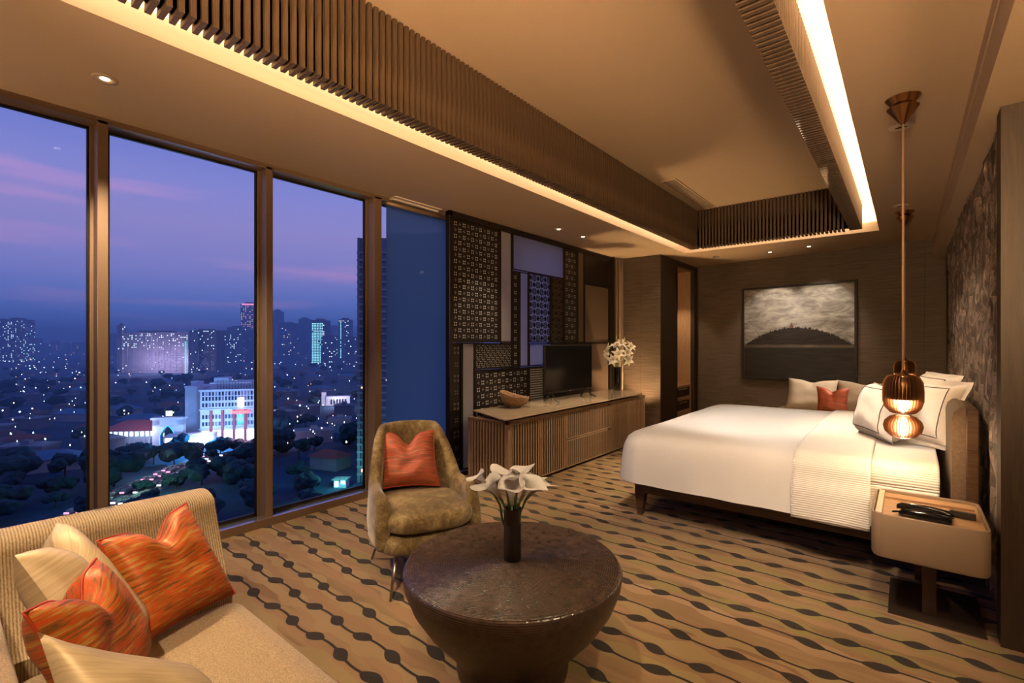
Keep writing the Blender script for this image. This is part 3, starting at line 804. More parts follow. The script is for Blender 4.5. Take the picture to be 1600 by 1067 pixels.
# ================================================================== COFFEE TABLE
ct_ = empty('coffee_table', 'round dark woven drum coffee table tapering to a narrow base', 'table', (-1.372, 1.682, 0))
def tbl_mat(top):
    t = NT('woven_top' if top else 'woven_side'); tcn = t.n('ShaderNodeTexCoord'); sp = t.n('ShaderNodeSeparateXYZ', {0: tcn.outputs['Object']})
    r = t.mth('SQRT', t.mth('ADD', t.mth('MULTIPLY', sp.outputs[0], sp.outputs[0]), t.mth('MULTIPLY', sp.outputs[1], sp.outputs[1])))
    a = t.mth('ARCTAN2', sp.outputs[1], sp.outputs[0])
    q = r if top else sp.outputs[2]
    k = t.mth('FLOOR', t.mth('DIVIDE', q, .0095)); rn = t.n('ShaderNodeTexWhiteNoise', {'W': k}, noise_dimensions='1D').outputs[0]
    u = t.mth('MULTIPLY', t.mth('FRACT', t.mth('ADD', t.mth('MULTIPLY', a, t.mth('MULTIPLY', t.mth('ADD', t.mth('FLOOR', t.mth('MULTIPLY', q, 10)), 2.0), 12.0/(2*PI)) if top else 70/(2*PI)), rn)), 1.0)
    e = t.mth('MINIMUM', u, t.mth('SUBTRACT', 1.0, u)); h = t.mth('MINIMUM', t.mth('MULTIPLY', e, 5), 1.0)
    rr = t.mth('FRACT', t.mth('DIVIDE', q, .0095)); rh = t.mth('SINE', t.mth('MULTIPLY', rr, PI))
    hh = t.mth('ADD', t.mth('MULTIPLY', h, .5), t.mth('MULTIPLY', rh, .6)) if top else t.mth('MULTIPLY', rh, .5)
    f = t.noise(t.coords(), 30, 3)
    c = t.ramp(f, [(.3, (.026, .016, .012)), (.7, (.065, .042, .032))])
    return t.done(t.bsdf(c, .27 if top else .40, .0, t.bump(hh, .7 if top else .35, .004), .6))
side = [(.245, 0), (.25, .02), (.25, .075), (.262, .10), (.32, .17), (.39, .25), (.445, .335), (.475, .41), (.482, .455), (.478, .468)]
sd = ob('drum', MB().lathe(side, 96), tbl_mat(False), ct_, smooth=True, auto=40)
topm = MB()
prof = [(.478, .468), (.474, .476)]
r = .474
prof += [(.470, .477), (.001, .477)]
topm.lathe(prof, 96, cap0=False)
ob('table_top', topm, tbl_mat(True), ct_, smooth=True, auto=40)
# concentric rope coils of the top as relief
co = MB()
for i in range(49):
    r = .010+i*.0095; n = max(12, int(24+i*1.6))
    k = len(co.v)
    for a in range(n):
        c, s = math.cos(2*PI*a/n), math.sin(2*PI*a/n)
        for dr, dz in ((-.0046, .4765), (-.0022, .4808), (.0022, .4808), (.0046, .4765)): co.v.append(((r+dr)*c, (r+dr)*s, dz))
    for a in range(n):
        b = (a+1) % n
        for j in range(3): co.f.append((k+a*4+j, k+a*4+j+1, k+b*4+j+1, k+b*4+j))
o = ob('coil', co, bpy.data.materials['woven_top'], ct_, smooth=True); o['kind'] = 'stuff'
vz = .481
vase('table_vase', 'black square-shouldered cylinder vase on the coffee table', (-1.372, 1.682, vz), .039, .232)
# calla lilies
def calla(i, base, tip, face, size, grp):
    base, tip = Vector(base), Vector(tip)
    e = empty('calla_lily', grp[0], 'flower', tuple(base), 0, grp[1])
    T = tip-base; m1 = T*.5+Vector((T.x*-.12, T.y*-.12, .02))
    st = MB().tube([Vector((0, 0, 0)), T*.28+Vector((0, 0, .008)), m1, T], [.0050, .0054, .0052, .0058], 8)
    ob('stem', st, M_stem, e, smooth=True)
    ax = ((T-m1).normalized()*.8+Vector(face).normalized()*.55+Vector((0, 0, .2))).normalized()
    f = (Vector(face)-ax*Vector(face).dot(ax)).normalized(); s = ax.cross(f)
    def fn(a, b):
        th = 2*PI*a; rr = size*(.09+.16*b+.36*b**3.2)
        L_ = size*2.1*b
        tip_ = max(0, math.cos(th))**2
        c = T+ax*(L_*(1-.10*b)+ .34*size*tip_*b*b - .18*size*(1-tip_)*b*b)+f*(.35*size*tip_*b**3)
        rad = f*math.cos(th)+s*math.sin(th)
        curl = 1+.25*b**6
        return c+rad*rr*curl-ax*size*.30*b**6*(.6+.4*math.sin(3*th))
    ob('spathe', MB().grid(fn, 22, 9), M_calla, e, smooth=True, recalc=False)
    ob('spadix', MB().tube([T+ax*.02*1, T+ax*size*.75], [.004, .003], 6), M_stamen, e, smooth=True)
cl = NT('calla_petal'); tcn = cl.n('ShaderNodeTexCoord'); spz = cl.n('ShaderNodeSeparateXYZ', {0: tcn.outputs['Generated']})
cc = cl.ramp(spz.outputs[2], [(.0, (.35, .42, .14)), (.30, (.80, .78, .60)), (.5, (.90, .87, .80))])
M_calla = cl.done(cl.n('ShaderNodeMixShader', {0: .3, 1: cl.bsdf(cc, .45, 0, None, .3), 2: cl.n('ShaderNodeBsdfTranslucent', {'Color': cc}).outputs[0]}).outputs[0])
B0 = Vector((-1.372, 1.682, .60))
Rv = Vector((CY, SY, 0)); Fv = Vector((SY, -CY, 0))      # image-right and towards-viewer directions, used only to aim the blooms
def off(r, f, z): return Rv*r+Fv*f+Vector((0, 0, z))
CG = ('white calla lily in the packed bunch in the table vase', 'calla lilies bunched in the table vase')
callas = [((-.025, 0), (-.105, .01, .215), (-1, .2, .1), .046, ('single drooping calla lily leaning out left of the bunch', None)),
    ((-.015, .01), (-.045, .02, .150), (-.8, .5, .3), .074, CG), ((.0, .02), (-.003, .035, .135), (.0, .8, .5), .078, CG),
    ((.01, -.01), (.035, .025, .155), (.6, .6, .4), .076, CG), ((.02, .01), (.060, .0, .150), (1, .1, .2), .070, CG),
    ((-.01, -.02), (-.025, -.015, .180), (-.3, -.1, 1), .060, CG), ((.01, -.02), (.020, -.02, .185), (.3, -.1, 1), .062, CG),
    ((.02, .0), (.005, .01, .175), (.0, .5, .9), .058, CG), ((.0, -.02), (.045, -.03, .165), (.8, -.3, .5), .06, CG)]
CL = ['', 'white calla lily opening to the left in the table vase', 'low front calla lily facing the viewer in the table vase', 'white calla lily opening to the front right in the table vase', 'white calla lily reaching farthest right over the table', 'upright calla lily at the top left of the bunch', 'upright calla lily at the top right of the bunch', 'upright calla lily in the middle of the bunch', 'rear calla lily bending right behind the bunch']
for i, (b, t_, f, s, g) in enumerate(callas):
    if i: g = (CL[i], g[1])
    p0 = B0+off(b[0], b[1], 0)
    calla(i, p0, B0+off(*t_), off(*f), s, g)

# ================================================================== ARMCHAIR
t = NT('crushed_velvet'); v = t.coords(); f = t.noise(v, 7, 6, .75, .3); g = t.noise(v, 120, 2)
cv_ = t.ramp(t.mth('ADD', t.mth('MULTIPLY', f, .85), t.mth('MULTIPLY', g, .15)), [(.38, (.09, .062, .024)), (.5, (.19, .135, .06)), (.62, (.38, .29, .14))])
M_velvet = t.done(t.bsdf(cv_, .75, 0, t.bump(f, .25, .01), .25, **{'Sheen Weight': .5, 'Sheen Roughness': .4}))
ach = empty('armchair', 'olive crushed-velvet tub armchair with thin splayed metal legs', 'armchair', (-2.43, 2.035, 0), math.atan2(-.42, .905))
def shell():
    m = MB(); N = 44; rings = []
    for i in range(N+1):
        s = -1+2*i/N
        # plan path: U open to +x
        a = s*PI*.5*1.0
        if abs(s) < .62:
            th = PI+(s/.62)*(PI/2)*1.0
            px_, py_ = -.02+.31*math.cos(th)*1.02, -.315*math.sin(th)
            px_ -= .02
        else:
            d = (abs(s)-.62)/.38
            px_, py_ = -.04+.31*d, (.315+.015*math.sin(d*PI))*(1 if s > 0 else -1)
            th = PI/2*(3 if s > 0 else 1) if False else (PI+PI/2 if s > 0 else PI-PI/2)
        py_ = abs(py_)*(1 if s > 0 else -1)
        nx, ny = (math.cos(th), -math.sin(th)) if abs(s) < .62 else (0, (1 if s > 0 else -1))
        u = abs(s)
        k = min(1, max(0, (u-.36)/.26)); k = k*k*(3-2*k)
        top = .905*(1-k)+.585*k
        if u > .9: top -= .10*((u-.9)/.1)**2
        lean = .09*(1-k)+.02*k
        nar = 1-.20*(1-k)*1.0
        thk = .045
        ring = []
        bot = .235
        for (o_, z_) in ((0, bot), (.012, bot+.12), (.0, .45), (-.004, top-.05), (-.018, top-.015), (-.045, top), (-.072, top-.015), (-.085, top-.05), (-.085, .45), (-.085, bot+.02)):
            hh = max(0, (z_-.42))/.5
            ox = px_+nx*o_-lean*hh*(1 if u < .7 else .0)
            oy = (py_+ny*o_)*(1-(.13*(1-k))*hh)
            ring.append((ox, oy, z_))
        rings.append(ring)
    m.loft(rings)
    return m
ob('shell', shell(), M_velvet, ach, smooth=True, subsurf=1)
def cushion_rings(hx, hy, r, z0, z1, n=8, puff=.03, cx=0, bow=0):
    R_ = []
    for k, (ins, zz) in enumerate(((.06, 0), (.02, .06), (.004, .22), (0, .5), (.004, .78), (.02, .94), (.06, 1.0))):
        z = z0+(z1-z0)*zz
        ring = rrect(hx-ins, hy-ins, r, z, n, cx)
        R_.append(ring)
    return R_
def puffed(hx, hy, r, z0, z1, puff, cx=0, n=8):
    m = MB(); R_ = cushion_rings(hx, hy, r, z0, z1, n, cx=cx)
    top = [R_[-1]]
    for s, dz in ((.75, .55), (.45, .85), (.15, 1.0)):
        R_.append([(cx+(x-cx)*s, y*s, z1+puff*dz) for x, y, z in rrect(hx-.06, hy-.06, r, z1, n, cx)])
    m.loft(R_)
    return m
ob('seat_base', puffed(.315, .30, .16, .225, .345, .0, .02), M_velvet, ach, smooth=True)
ob('seat_cushion', puffed(.30, .275, .15, .348, .475, .018, .055), M_velvet, ach, smooth=True, subsurf=1)
for sx, sy in ((1, 1), (1, -1), (-1, 1), (-1, -1)):
    ob('leg', MB().tube([(sx*.20, sy*.19, .24), (sx*.30+.02, sy*.255, 0)], [.015, .007], 10), M_steel, ach, smooth=True)

# ================================================================== PILLOWS (general builder, four corners in space)
def pillow(name, bl_, br_, tr_, tl_, th, m, label, group=None, chop=0.0, cat='cushion', n=26, piping=None, flange=0.0, line=None, flip=1):
    P = [Vector(p) for p in (bl_, br_, tr_, tl_)]
    c = sum(P, Vector())/4
    Q = [p-c for p in P]
    N = ((Q[1]-Q[0]).cross(Q[3]-Q[0])).normalized()*flip
    up = ((Q[3]+Q[2])-(Q[0]+Q[1])).normalized()
    e = empty(name, label, cat, tuple(c), 0, group)
    rnd = random.Random(name+label)
    sd = rnd.random()*50
    def pos(a, b, side):
        s, t_ = 2*a-1, 2*b-1
        # sides bow inwards, corners stay sharp
        s2 = s*(1-.085*(1-t_*t_)*abs(s)**1.5); t2 = t_*(1-.085*(1-s*s)*abs(t_)**1.5)
        A, B_ = (s2+1)/2, (t2+1)/2
        p = Q[0]*(1-A)*(1-B_)+Q[1]*A*(1-B_)+Q[2]*A*B_+Q[3]*(1-A)*B_
        e_ = max(0, (1-s**4))*max(0, (1-t_**4))
        h = th*.5*e_**.55
        if chop:
            g = math.exp(-(s/.30)**2)*max(0, (t_+.35)/1.35)**1.6
            p = p-up*chop*g
            h *= (1-.50*math.exp(-(s/.16)**2)*max(0, t_)**1.2)
        h += th*.10*noise.noise(Vector((s*2.2, t_*2.2, sd+side)))*e_
        return p+N*h*side
    m_ = MB()
    m_.grid(lambda a, b: pos(a, b, 1), n, n); k = len(m_.v)
    m_.grid(lambda a, b: pos(a, b, -1), n, n)
    m_.f = m_.f[:n*n]+[tuple(reversed(q)) for q in m_.f[n*n:]]
    o = ob('cover', m_, m, e, smooth=True, recalc=False)
    uv = o.data.uv_layers.new(name='uv'); w1 = (n+1)*(n+1); su = (Q[1]-Q[0]).length; sv = (Q[3]-Q[0]).length; ro = rnd.random()*3
    cf = []
    for li in o.data.loops:
        q = li.vertex_index % w1
        cf += [(q % (n+1))/n*su+ro, (q//(n+1))/n*sv+ro]
    uv.data.foreach_set('uv', cf)
    if piping is not None:
        pts = [pos(i/n, 0, 0) for i in range(n)]+[pos(1, i/n, 0) for i in range(n)]+[pos(1-i/n, 1, 0) for i in range(n)]+[pos(0, 1-i/n, 0) for i in range(n+1)]
        ob('piping', MB().tube(pts, .0042, 6), piping, e, smooth=True)
    if flange:
        fm = MB(); ring = [pos(i/n, 0, 0) for i in range(n)]+[pos(1, i/n, 0) for i in range(n)]+[pos(1-i/n, 1, 0) for i in range(n)]+[pos(0, 1-i/n, 0) for i in range(n)]
        rings = []
        for kk, q in enumerate((1.0, .5, 0)):
            rings.append([p+(p.normalized()*flange*(1-q))+N*.012*(1-q)*math.sin(i*.55) for i, p in enumerate(ring)])
        fm.loft(rings, False, False)
        ob('flange', fm, m, e, smooth=True, recalc=False)
    if line is not None:
        pts = []
        w0 = .10
        for i in range(25): pts.append(pos(w0+(1-2*w0)*i/24, w0, 1)+N*.002)
        for i in range(1, 25): pts.append(pos(1-w0, w0+(1-2*w0)*i/24, 1)+N*.002)
        for i in range(1, 25): pts.append(pos(1-w0-(1-2*w0)*i/24, 1-w0, 1)+N*.002)
        for i in range(1, 25): pts.append(pos(w0, 1-w0-(1-2*w0)*i/24, 1)+N*.002)
        ob('border_cord', MB().tube(pts, .0028, 5), line, e, smooth=True)
    return e
def silk(name, stops, rot=0.0, scale=(9, 90, 1), rough=.46):
    t = NT(name); v = t.coords(scale, 'UV', (0, 0, rot)); f = t.noise(v, 1.0, 5, .66, .3)
    w_ = t.noise(t.coords((60, 900, 1), 'UV', (0, 0, rot)), 1, 1)
    c = t.ramp(f, stops)
    return t.done(t.bsdf(c, rough, .15, t.bump(t.mth('ADD', f, t.mth('MULTIPLY', w_, .3)), .18, .004), .45, **{'Sheen Weight': .06}))
OR = [(.36, (.15, .065, .015)), (.44, (.44, .15, .022)), (.50, (.80, .085, .008)), (.54, (.56, .19, .025)), (.63, (.66, .36, .08))]
M_orange = silk('orange_silk', OR, -.30)
M_orange2 = silk('orange_silk_fine', OR, 1.35)
M_orange3 = silk('rose_orange_silk', [(.34, (.22, .085, .05)), (.46, (.36, .12, .06)), (.53, (.55, .07, .025)), (.66, (.48, .25, .17))], .05, (7, 80, 1))
M_champ = silk('champagne_silk', [(.3, (.58, .42, .22)), (.7, (.80, .63, .38))], 1.45, (6, 110, 1), .45)
M_pipe = plain('orange_piping', (.60, .07, .02), .5)

# ================================================================== SOFA
M_sofa = fabric('sofa_tweed', (.34, .24, .13), (.56, .42, .25), 210, (1, 1, 1), .9, .9, .3)
t = NT('sofa_corded'); v = t.coords((1, 1, .25)); f = t.noise(v, 260, 2); sp = t.n('ShaderNodeSeparateXYZ', {0: t.coords()})
rb_ = t.mth('SINE', t.mth('MULTIPLY', sp.outputs[1], 2*PI/.0085))
h_ = t.mth('ADD', t.mth('MULTIPLY', rb_, .25), f)
M_sofab = t.done(t.bsdf(t.ramp(h_, [(.25, (.25, .18, .10)), (.75, (.58, .44, .27))]), .9, 0, t.bump(h_, .6, .004), .15, **{'Sheen Weight': .3}))
sofa = empty('chaise_sofa', 'light brown tweed chaise sofa below the window', 'sofa', (-2.5, .0, 0))
def rbox(hx, hy, r, z0, z1, e=.03, cx=0, cyy=0):
    m = MB(); R_ = []
    for ins, z in ((e, z0), (e*.3, z0+e*.3), (0, z0+e), (0, z1-e), (e*.3, z1-e*.3), (e, z1)):
        R_.append(rrect(hx-ins, hy-ins, r, z, 6, cx, cyy))
    return m.loft(R_)
ob('seat_base', rbox(.72, .505, .03, .09, .27, .015, .75, .30), M_sofa, sofa, smooth=True, auto=50)
sc_ = MB(); R_ = []
for ins, z in ((.02, .275), (.005, .29), (0, .33), (0, .38), (.008, .405), (.03, .425), (.10, .436), (.30, .440)):
    R_.append(rrect(.56-ins, .335-ins*.9, .045, z, 6, .95, .485))
ob('seat_cushion', sc_.loft(R_), M_sofa, sofa, smooth=True)
# back, leaning, with rounded top; runs along y
bk = MB(); R_ = []
prof = [(.10, .09), (.02, .10), (-.005, .16), (-.02, .45), (-.055, .70), (-.05, .765), (-.025, .785), (.02, .785), (.07, .775), (.10, .76), (.115, .72), (.25, .45), (.30, .43), (.30, .12), (.29, .09)]
for yy, sh in ((-.55, 0), (-.54, .0), (.0, .0), (.40, .0), (.80, .0), (.82, .004), (.832, .016)):
    cxp = sum(p[0] for p in prof)/len(prof); czp = sum(p[1] for p in prof)/len(prof)
    R_.append([(cxp+(x-cxp)*(1-sh*1.5), yy, czp+(z-czp)*(1-sh)) for x, z in prof])
ob('backrest', bk.loft(R_), M_sofab, sofa, smooth=True, auto=50)
arm = rbox(.75, .13, .04, .09, .665, .035, .78, .02)
ob('armrest', arm, M_sofa, sofa, smooth=True, auto=50)
for x, y in ((.06, .76), (1.40, .76), (.06, -.16), (1.40, -.16)):
    ob('leg', MB().tube([(x, y, .095), (x, y, 0)], [.02, .014], 10), M_dark, sofa, smooth=True)
# scatter cushions on the sofa
pillow('cushion', (-1.66, .336, .47), (-2.03, .50, .46), (-2.29, .30, .83), (-1.93, .165, .86), .15, M_champ, 'champagne silk cushion standing at the back of the sofa against the window side', chop=.09)
pillow('cushion', (-1.94, .44, .455), (-2.075, .795, .455), (-2.33, .70, .785), (-2.10, .375, .79), .15, M_orange, 'orange streaked silk cushion leaning at the open end of the sofa backrest', chop=.075, piping=M_pipe)
pillow('cushion', (-1.53, .262, .49), (-1.855, .455, .475), (-1.90, .335, .80), (-1.575, .150, .83), .14, M_orange2, 'orange streaked silk cushion wedged between the two champagne cushions', chop=.075, piping=M_pipe)
pillow('cushion', (-1.12, .19, .50), (-1.13, .56, .47), (-1.39, .43, .645), (-1.415, .155, .845), .13, M_champ, 'champagne silk cushion nearest the viewer beside the sofa armrest', chop=.0)
# cushion on the armchair
pillow('cushion', (-2.66, 1.90, .50), (-2.42, 2.20, .50), (-2.56, 2.27, .845), (-2.79, 1.98, .85), .13, M_orange3, 'rose-orange silk cushion in the velvet armchair', chop=.085, piping=M_pipe)
# ================================================================== BED
BX0, BX1, BY0, BY1 = -1.86, .16, 3.80, 6.40
bcx, bcy = (BX0+BX1)/2, (BY0+BY1)/2
bed = empty('bed', 'large white double bed with walnut frame and padded headboard', 'bed', (bcx, bcy, 0))
hx, hy = (BX1-BX0)/2, (BY1-BY0)/2
M_walnut = wood('bed_walnut', (.04, .021, .011), (.10, .055, .03), .4, (.6, 8, 8), 8)
ob('side_rail', MB().box((-hx+.06, -hy+.06, .19), (hx+.06, hy-.06, .40)), M_walnut, bed, bevel=.004)
for sx, sy in ((-1, -1), (-1, 1), (1, -1), (1, 1)):
    lx, ly = sx*(hx-.10), sy*(hy-.09)
    ob('leg', MB().loft([[(lx-.035*sx*0-.022, ly-.022, 0), (lx+.022, ly-.022, 0), (lx+.022, ly+.022, 0), (lx-.022, ly+.022, 0)], [(lx-.04, ly-.035, .21), (lx+.055, ly-.035, .21), (lx+.055, ly+.035, .21), (lx-.04, ly+.035, .21)]]), M_walnut, bed, bevel=.003)
ob('mattress', rbox(hx-.04, hy-.05, .08, .40, .655, .05), M_linen, bed, smooth=True, auto=60)
# padded headboard with walnut cheeks
M_pad = fabric('headboard_leather', (.13, .09, .06), (.165, .115, .075), 60, rough=.5, bstr=.15, sheen=.05)
hb = MB(); prof = [(-.005, .20), (-.005, 1.02), (.005, 1.06), (.03, 1.085), (.055, 1.085), (.055, .20)]
ob('headboard', MB().loft([[(hx+.045+x, yy, z) for x, z in prof] for yy in (-hy-.045, -hy-.03, hy+.03, hy+.045)]), M_pad, bed, smooth=True, auto=40)
for s in (-1, 1):
    pass
ob('headboard_cheek', MB().box((hx+.10, -hy-.05, .15), (hx+.155, hy+.05, 1.075)), M_walnut, bed, bevel=.006)
# duvet: lofted rounded rectangles from the hem up
def duvet(x0, x1, y0, y1, hem, top, flare, foot_open, ripple=.012, rad=.16, seed=1.0):
    m = MB(); R_ = []
    cx, cyy = (x0+x1)/2, (y0+y1)/2; ax, ay = (x1-x0)/2, (y1-y0)/2
    lv = [(flare, hem), (flare*.85, hem+.04), (flare*.6, hem+.14), (flare*.3, hem+.26), (.0, top-.10), (-.02, top-.05), (-.055, top-.018), (-.10, top-.003), (-.25, top+.010), (-.55, top+.015), (-.85, top+.012)]
    for k, (o_, z) in enumerate(lv):
        ring = rrect(ax+o_, ay+o_, rad+max(o_, 0), z, 22, cx-bcx, cyy-bcy)
        rr = []
        nn = len(ring)
        for i in range(nn):
            # subdivide straight sides for ripples
            p = Vector(ring[i]); q = Vector(ring[(i+1) % nn]); seg = (q-p).length
            cnt = max(1, int(seg/.05)) if k == 0 else cnts[i]
            if k == 0:
                if i == 0: cnts = []
                cnts.append(cnt)
            for j in range(cnt):
                rr.append(p.lerp(q, j/cnt))
        out = []
        for p in rr:
            d = Vector((p.x-(cx-bcx), p.y-(cyy-bcy), 0)); d.normalize()
            w_ = max(0, (top-.05-z)/(top-hem))
            n1 = noise.noise(Vector((p.x*2.2, p.y*2.2, seed)))
            n2 = noise.noise(Vector((p.x*6, p.y*6, seed+5)))
            out.append(p+d*(ripple*w_*(n1*2.2+n2))+Vector((0, 0, .008*noise.noise(Vector((p.x*1.8, p.y*1.8, seed+9)))*(1-w_)+(.012*n1 if k == 0 else 0))))
        R_.append(out)
    m.loft(R_, cap0=False, cap1=True)
    return m
dv = ob('duvet', duvet(-1.90, -.16, 3.755, 6.46, .305, .705, .045, True), M_linen, bed, smooth=True, recalc=True)
# ribbed coverlet lying over the duvet towards the head
t = NT('ribbed_cotton'); sp = t.n('ShaderNodeSeparateXYZ', {0: t.coords()})
rbz = t.mth('SINE', t.mth('MULTIPLY', t.mth('ADD', sp.outputs[2], sp.outputs[1]), 2*PI/.016))
M_rib = t.done(t.bsdf((.84, .79, .72), .85, 0, t.bump(rbz, .35, .003), .2))
def strap(x0, x1, y0, y1, hem, top, out, seed, slope=0.0):
    """cloth laid across the bed: hangs at the near side and far side"""
    m = MB(); nx = 26
    q_ = out/.015
    path = [(y0-.090*q_, hem), (y0-.083*q_, hem+.08), (y0-.066*q_, hem+.2), (y0-.036*q_, top-.15), (y0-.020*q_, top-.075), (y0+.016, top-.028), (y0+.065, top-.002), (y0+.17, top+.006)]
    path += [(y0+(y1-y0)*q, top+.022) for q in (.2, .35, .5, .65, .8)]
    path += [(y1-.12, top), (y1-.03, top-.03), (y1+out, top-.1), (y1+out+.02, hem)]
    nv = len(path)-1
    def fn(a, b):
        i = min(int(b*nv), nv-1); f_ = b*nv-i
        y = path[i][0]*(1-f_)+path[i+1][0]*f_; z = path[i][1]*(1-f_)+path[i+1][1]*f_
        x = x0+(x1-x0)*a
        hang = max(0, (top-.1-z)/(top-hem))
        n_ = noise.noise(Vector((x*4, z*3, seed)))
        return (x-bcx+slope*hang, y-bcy-.010*n_*hang*2, z+.006*noise.noise(Vector((x*3, y*2, seed+3)))*(1-hang))
    m.grid(fn, nx, nv*3)
    return m
def thick(o, th=.006, off=1):
    md = o.modifiers.new('t', 'SOLIDIFY'); md.thickness = th; md.offset = 0
    return o
thick(ob('coverlet', strap(-.60, -.175, 3.755, 6.46, .300, .722, .015, 3.0, -.0), M_rib, bed, smooth=True, recalc=False), .008)
thick(ob('turned_sheet', strap(-.20, .15, 3.80, 6.43, .38, .712, -.0, 7.0), M_rib, bed, smooth=True, recalc=False), .008)
# bed pillows
M_cord = plain('dark_cord', (.03, .02, .015), .7)
M_sham = fabric('sham_cotton', (.72, .66, .58), (.80, .73, .64), 200, bstr=.08)
def bp(cx, cyy, yaw, lean, w_, h_, th, label, m=M_linen, flange=.035, line=M_cord, z=.755):
    """pillow centred at cx,cyy standing on z, face normal turned by yaw from -x towards -y"""
    ny = Vector((-math.cos(yaw), -math.sin(yaw), 0)); sd_ = Vector((math.sin(yaw), -math.cos(yaw), 0))
    up = (Vector((0, 0, 1))*math.cos(lean)-ny*math.sin(lean))
    b = Vector((cx, cyy, z))
    BL, BR = b-sd_*w_/2, b+sd_*w_/2
    return pillow('pillow', BL, BR, BR+up*h_, BL+up*h_, th, m, label, cat='pillow', flange=flange, line=line, n=22, flip=1)
bp(.03, 4.47, .85, .30, .52, .44, .20, 'white corded pillow leaning on the near end of the headboard')
bp(-.19, 4.50, .45, .26, .50, .40, .24, 'plump white corded pillow in front at the near side of the bed', flange=.012)
bp(.06, 5.55, .30, .40, .66, .46, .17, 'white corded pillow on the headboard at the far side of the bed')
bp(-.18, 5.70, .25, .38, .64, .42, .17, 'white pillow lying in front at the far side of the bed')

# ================================================================== DAYBED under the painting
db = empty('window_bench', 'low upholstered bench along the far wall beneath the painting', 'bench', (-.72, 8.22, 0), ang)
ob('bench_base', rbox(.86, .33, .03, .06, .34, .015), M_sofa, db, smooth=True, auto=50)
ob('bench_cushion', rbox(.86, .33, .04, .345, .47, .03), M_pad, db, smooth=True, auto=50)
for sx in (-1, 1):
    for sy in (-1, 1): ob('leg', MB().tube([(sx*.78, sy*.27, .065), (sx*.78, sy*.27, 0)], .018, 8), M_dark, db, smooth=True)
M_cream = fabric('cream_satin', (.66, .57, .46), (.76, .67, .56), 200, bstr=.1)
M_taupe = fabric('taupe_satin', (.36, .28, .20), (.44, .35, .26), 200, bstr=.1)
pillow('cushion', (-1.40, 8.06, .48), (-.74, 8.00, .48), (-.745, 8.18, .935), (-1.375, 8.24, .94), .17, M_cream, 'cream cushion on the bench under the painting', chop=.035)
pillow('cushion', (-.74, 8.02, .48), (-.10, 7.96, .48), (-.12, 8.14, .925), (-.77, 8.20, .94), .17, M_taupe, 'taupe cushion beside the cream one on the far bench', chop=.03)
pillow('cushion', (-.97, 7.86, .49), (-.61, 7.83, .49), (-.60, 7.93, .85), (-.985, 7.95, .86), .12, M_orange3, 'small orange cushion in front of the cream and taupe cushions', chop=.05)

# ================================================================== PAINTING
def bwpt(x, off_=0): return (x, bw(x)-off_)
pc = -1.386; pcw, pch = 1.66, 1.56
ptg = empty('painting', 'large framed painting of a dark mound under a pale clouded sky', 'painting', (pc, bw(pc), 1.625), ang)
ob('frame', MB().box((-pcw/2, -.045, -pch/2), (-pcw/2+.035, -.001, pch/2)).box((pcw/2-.035, -.045, -pch/2), (pcw/2, -.001, pch/2)).box((-pcw/2, -.045, pch/2-.035), (pcw/2, -.001, pch/2)).box((-pcw/2, -.045, -pch/2), (pcw/2, -.001, -pch/2+.035)), M_blackm, ptg, bevel=.003)
t = NT('painted_canvas'); tcn = t.n('ShaderNodeTexCoord'); sp = t.n('ShaderNodeSeparateXYZ', {0: tcn.outputs['Object']})
X, Z_ = sp.outputs[0], sp.outputs[2]
pv = t.n('ShaderNodeMapping', {'Vector': tcn.outputs['Object'], 'Scale': (1.5, 1, 4)}).outputs[0]
cl_ = t.noise(pv, 2.6, 7, .65, .6)
sky = t.ramp(cl_, [(.34, (.06, .052, .048)), (.44, (.20, .185, .175)), (.52, (.36, .34, .325)), (.64, (.62, .59, .56))])
r2_ = t.mth('SQRT', t.mth('ADD', t.mth('MULTIPLY', X, X), t.mth('MULTIPLY', t.mth('SUBTRACT', Z_, .2), t.mth('SUBTRACT', Z_, .2))))
vg = t.n('ShaderNodeMapRange', {0: r2_, 1: .1, 2: .95, 3: 0.0, 4: .85}).outputs[0]
sky = t.mix(vg, t.mix(.5, sky, (.36, .355, .34)), t.mix(.45, sky, (.05, .045, .04)))
# mound outline: z = .10 - .62 x^2 with bristling edge
br = t.noise(t.n('ShaderNodeMapping', {'Vector': tcn.outputs['Object'], 'Scale': (60, 1, 6)}).outputs[0], 1.0, 3)
hz = t.mth('SUBTRACT', t.mth('ADD', .09, t.mth('MULTIPLY', t.mth('SUBTRACT', br, .5), .12)), t.mth('MULTIPLY', t.mth('MULTIPLY', X, X), .46))
land = t.mth('GREATER_THAN', hz, Z_)
gnz = t.noise(t.n('ShaderNodeMapping', {'Vector': tcn.outputs['Object'], 'Scale': (2, 1, 14)}).outputs[0], 1.6, 6, .6)
lc = t.ramp(gnz, [(.35, (.008, .007, .007)), (.7, (.032, .028, .026))])
shine = t.mth('MULTIPLY', t.n('ShaderNodeMapRange', {0: t.mth('ABSOLUTE', t.mth('ADD', Z_, .215)), 1: .0, 2: .035, 3: 1.0, 4: 0.0}).outputs[0], t.mth('MULTIPLY', gnz, .5))
lc = t.mix(shine, lc, (.48, .40, .32))
under = t.n('ShaderNodeMapRange', {0: Z_, 1: -.25, 2: -.22, 3: 1.0, 4: 0.0}).outputs[0]
lc = t.mix(t.mth('MULTIPLY', under, .4), lc, (.02, .018, .017))
colr = t.mix(land, sky, lc)
M_canvas = t.done(t.bsdf(colr, .55, 0, t.bump(cl_, .4, .004), .4))
ob('canvas', MB().box((-pcw/2+.035, -.030, -pch/2+.035), (pcw/2-.035, -.010, pch/2-.035)), M_canvas, ptg)
hut = MB().prism([(-.028, -.002), (.034, -.002), (.026, .03), (.004, .085), (-.016, .04)], 0, .0012)
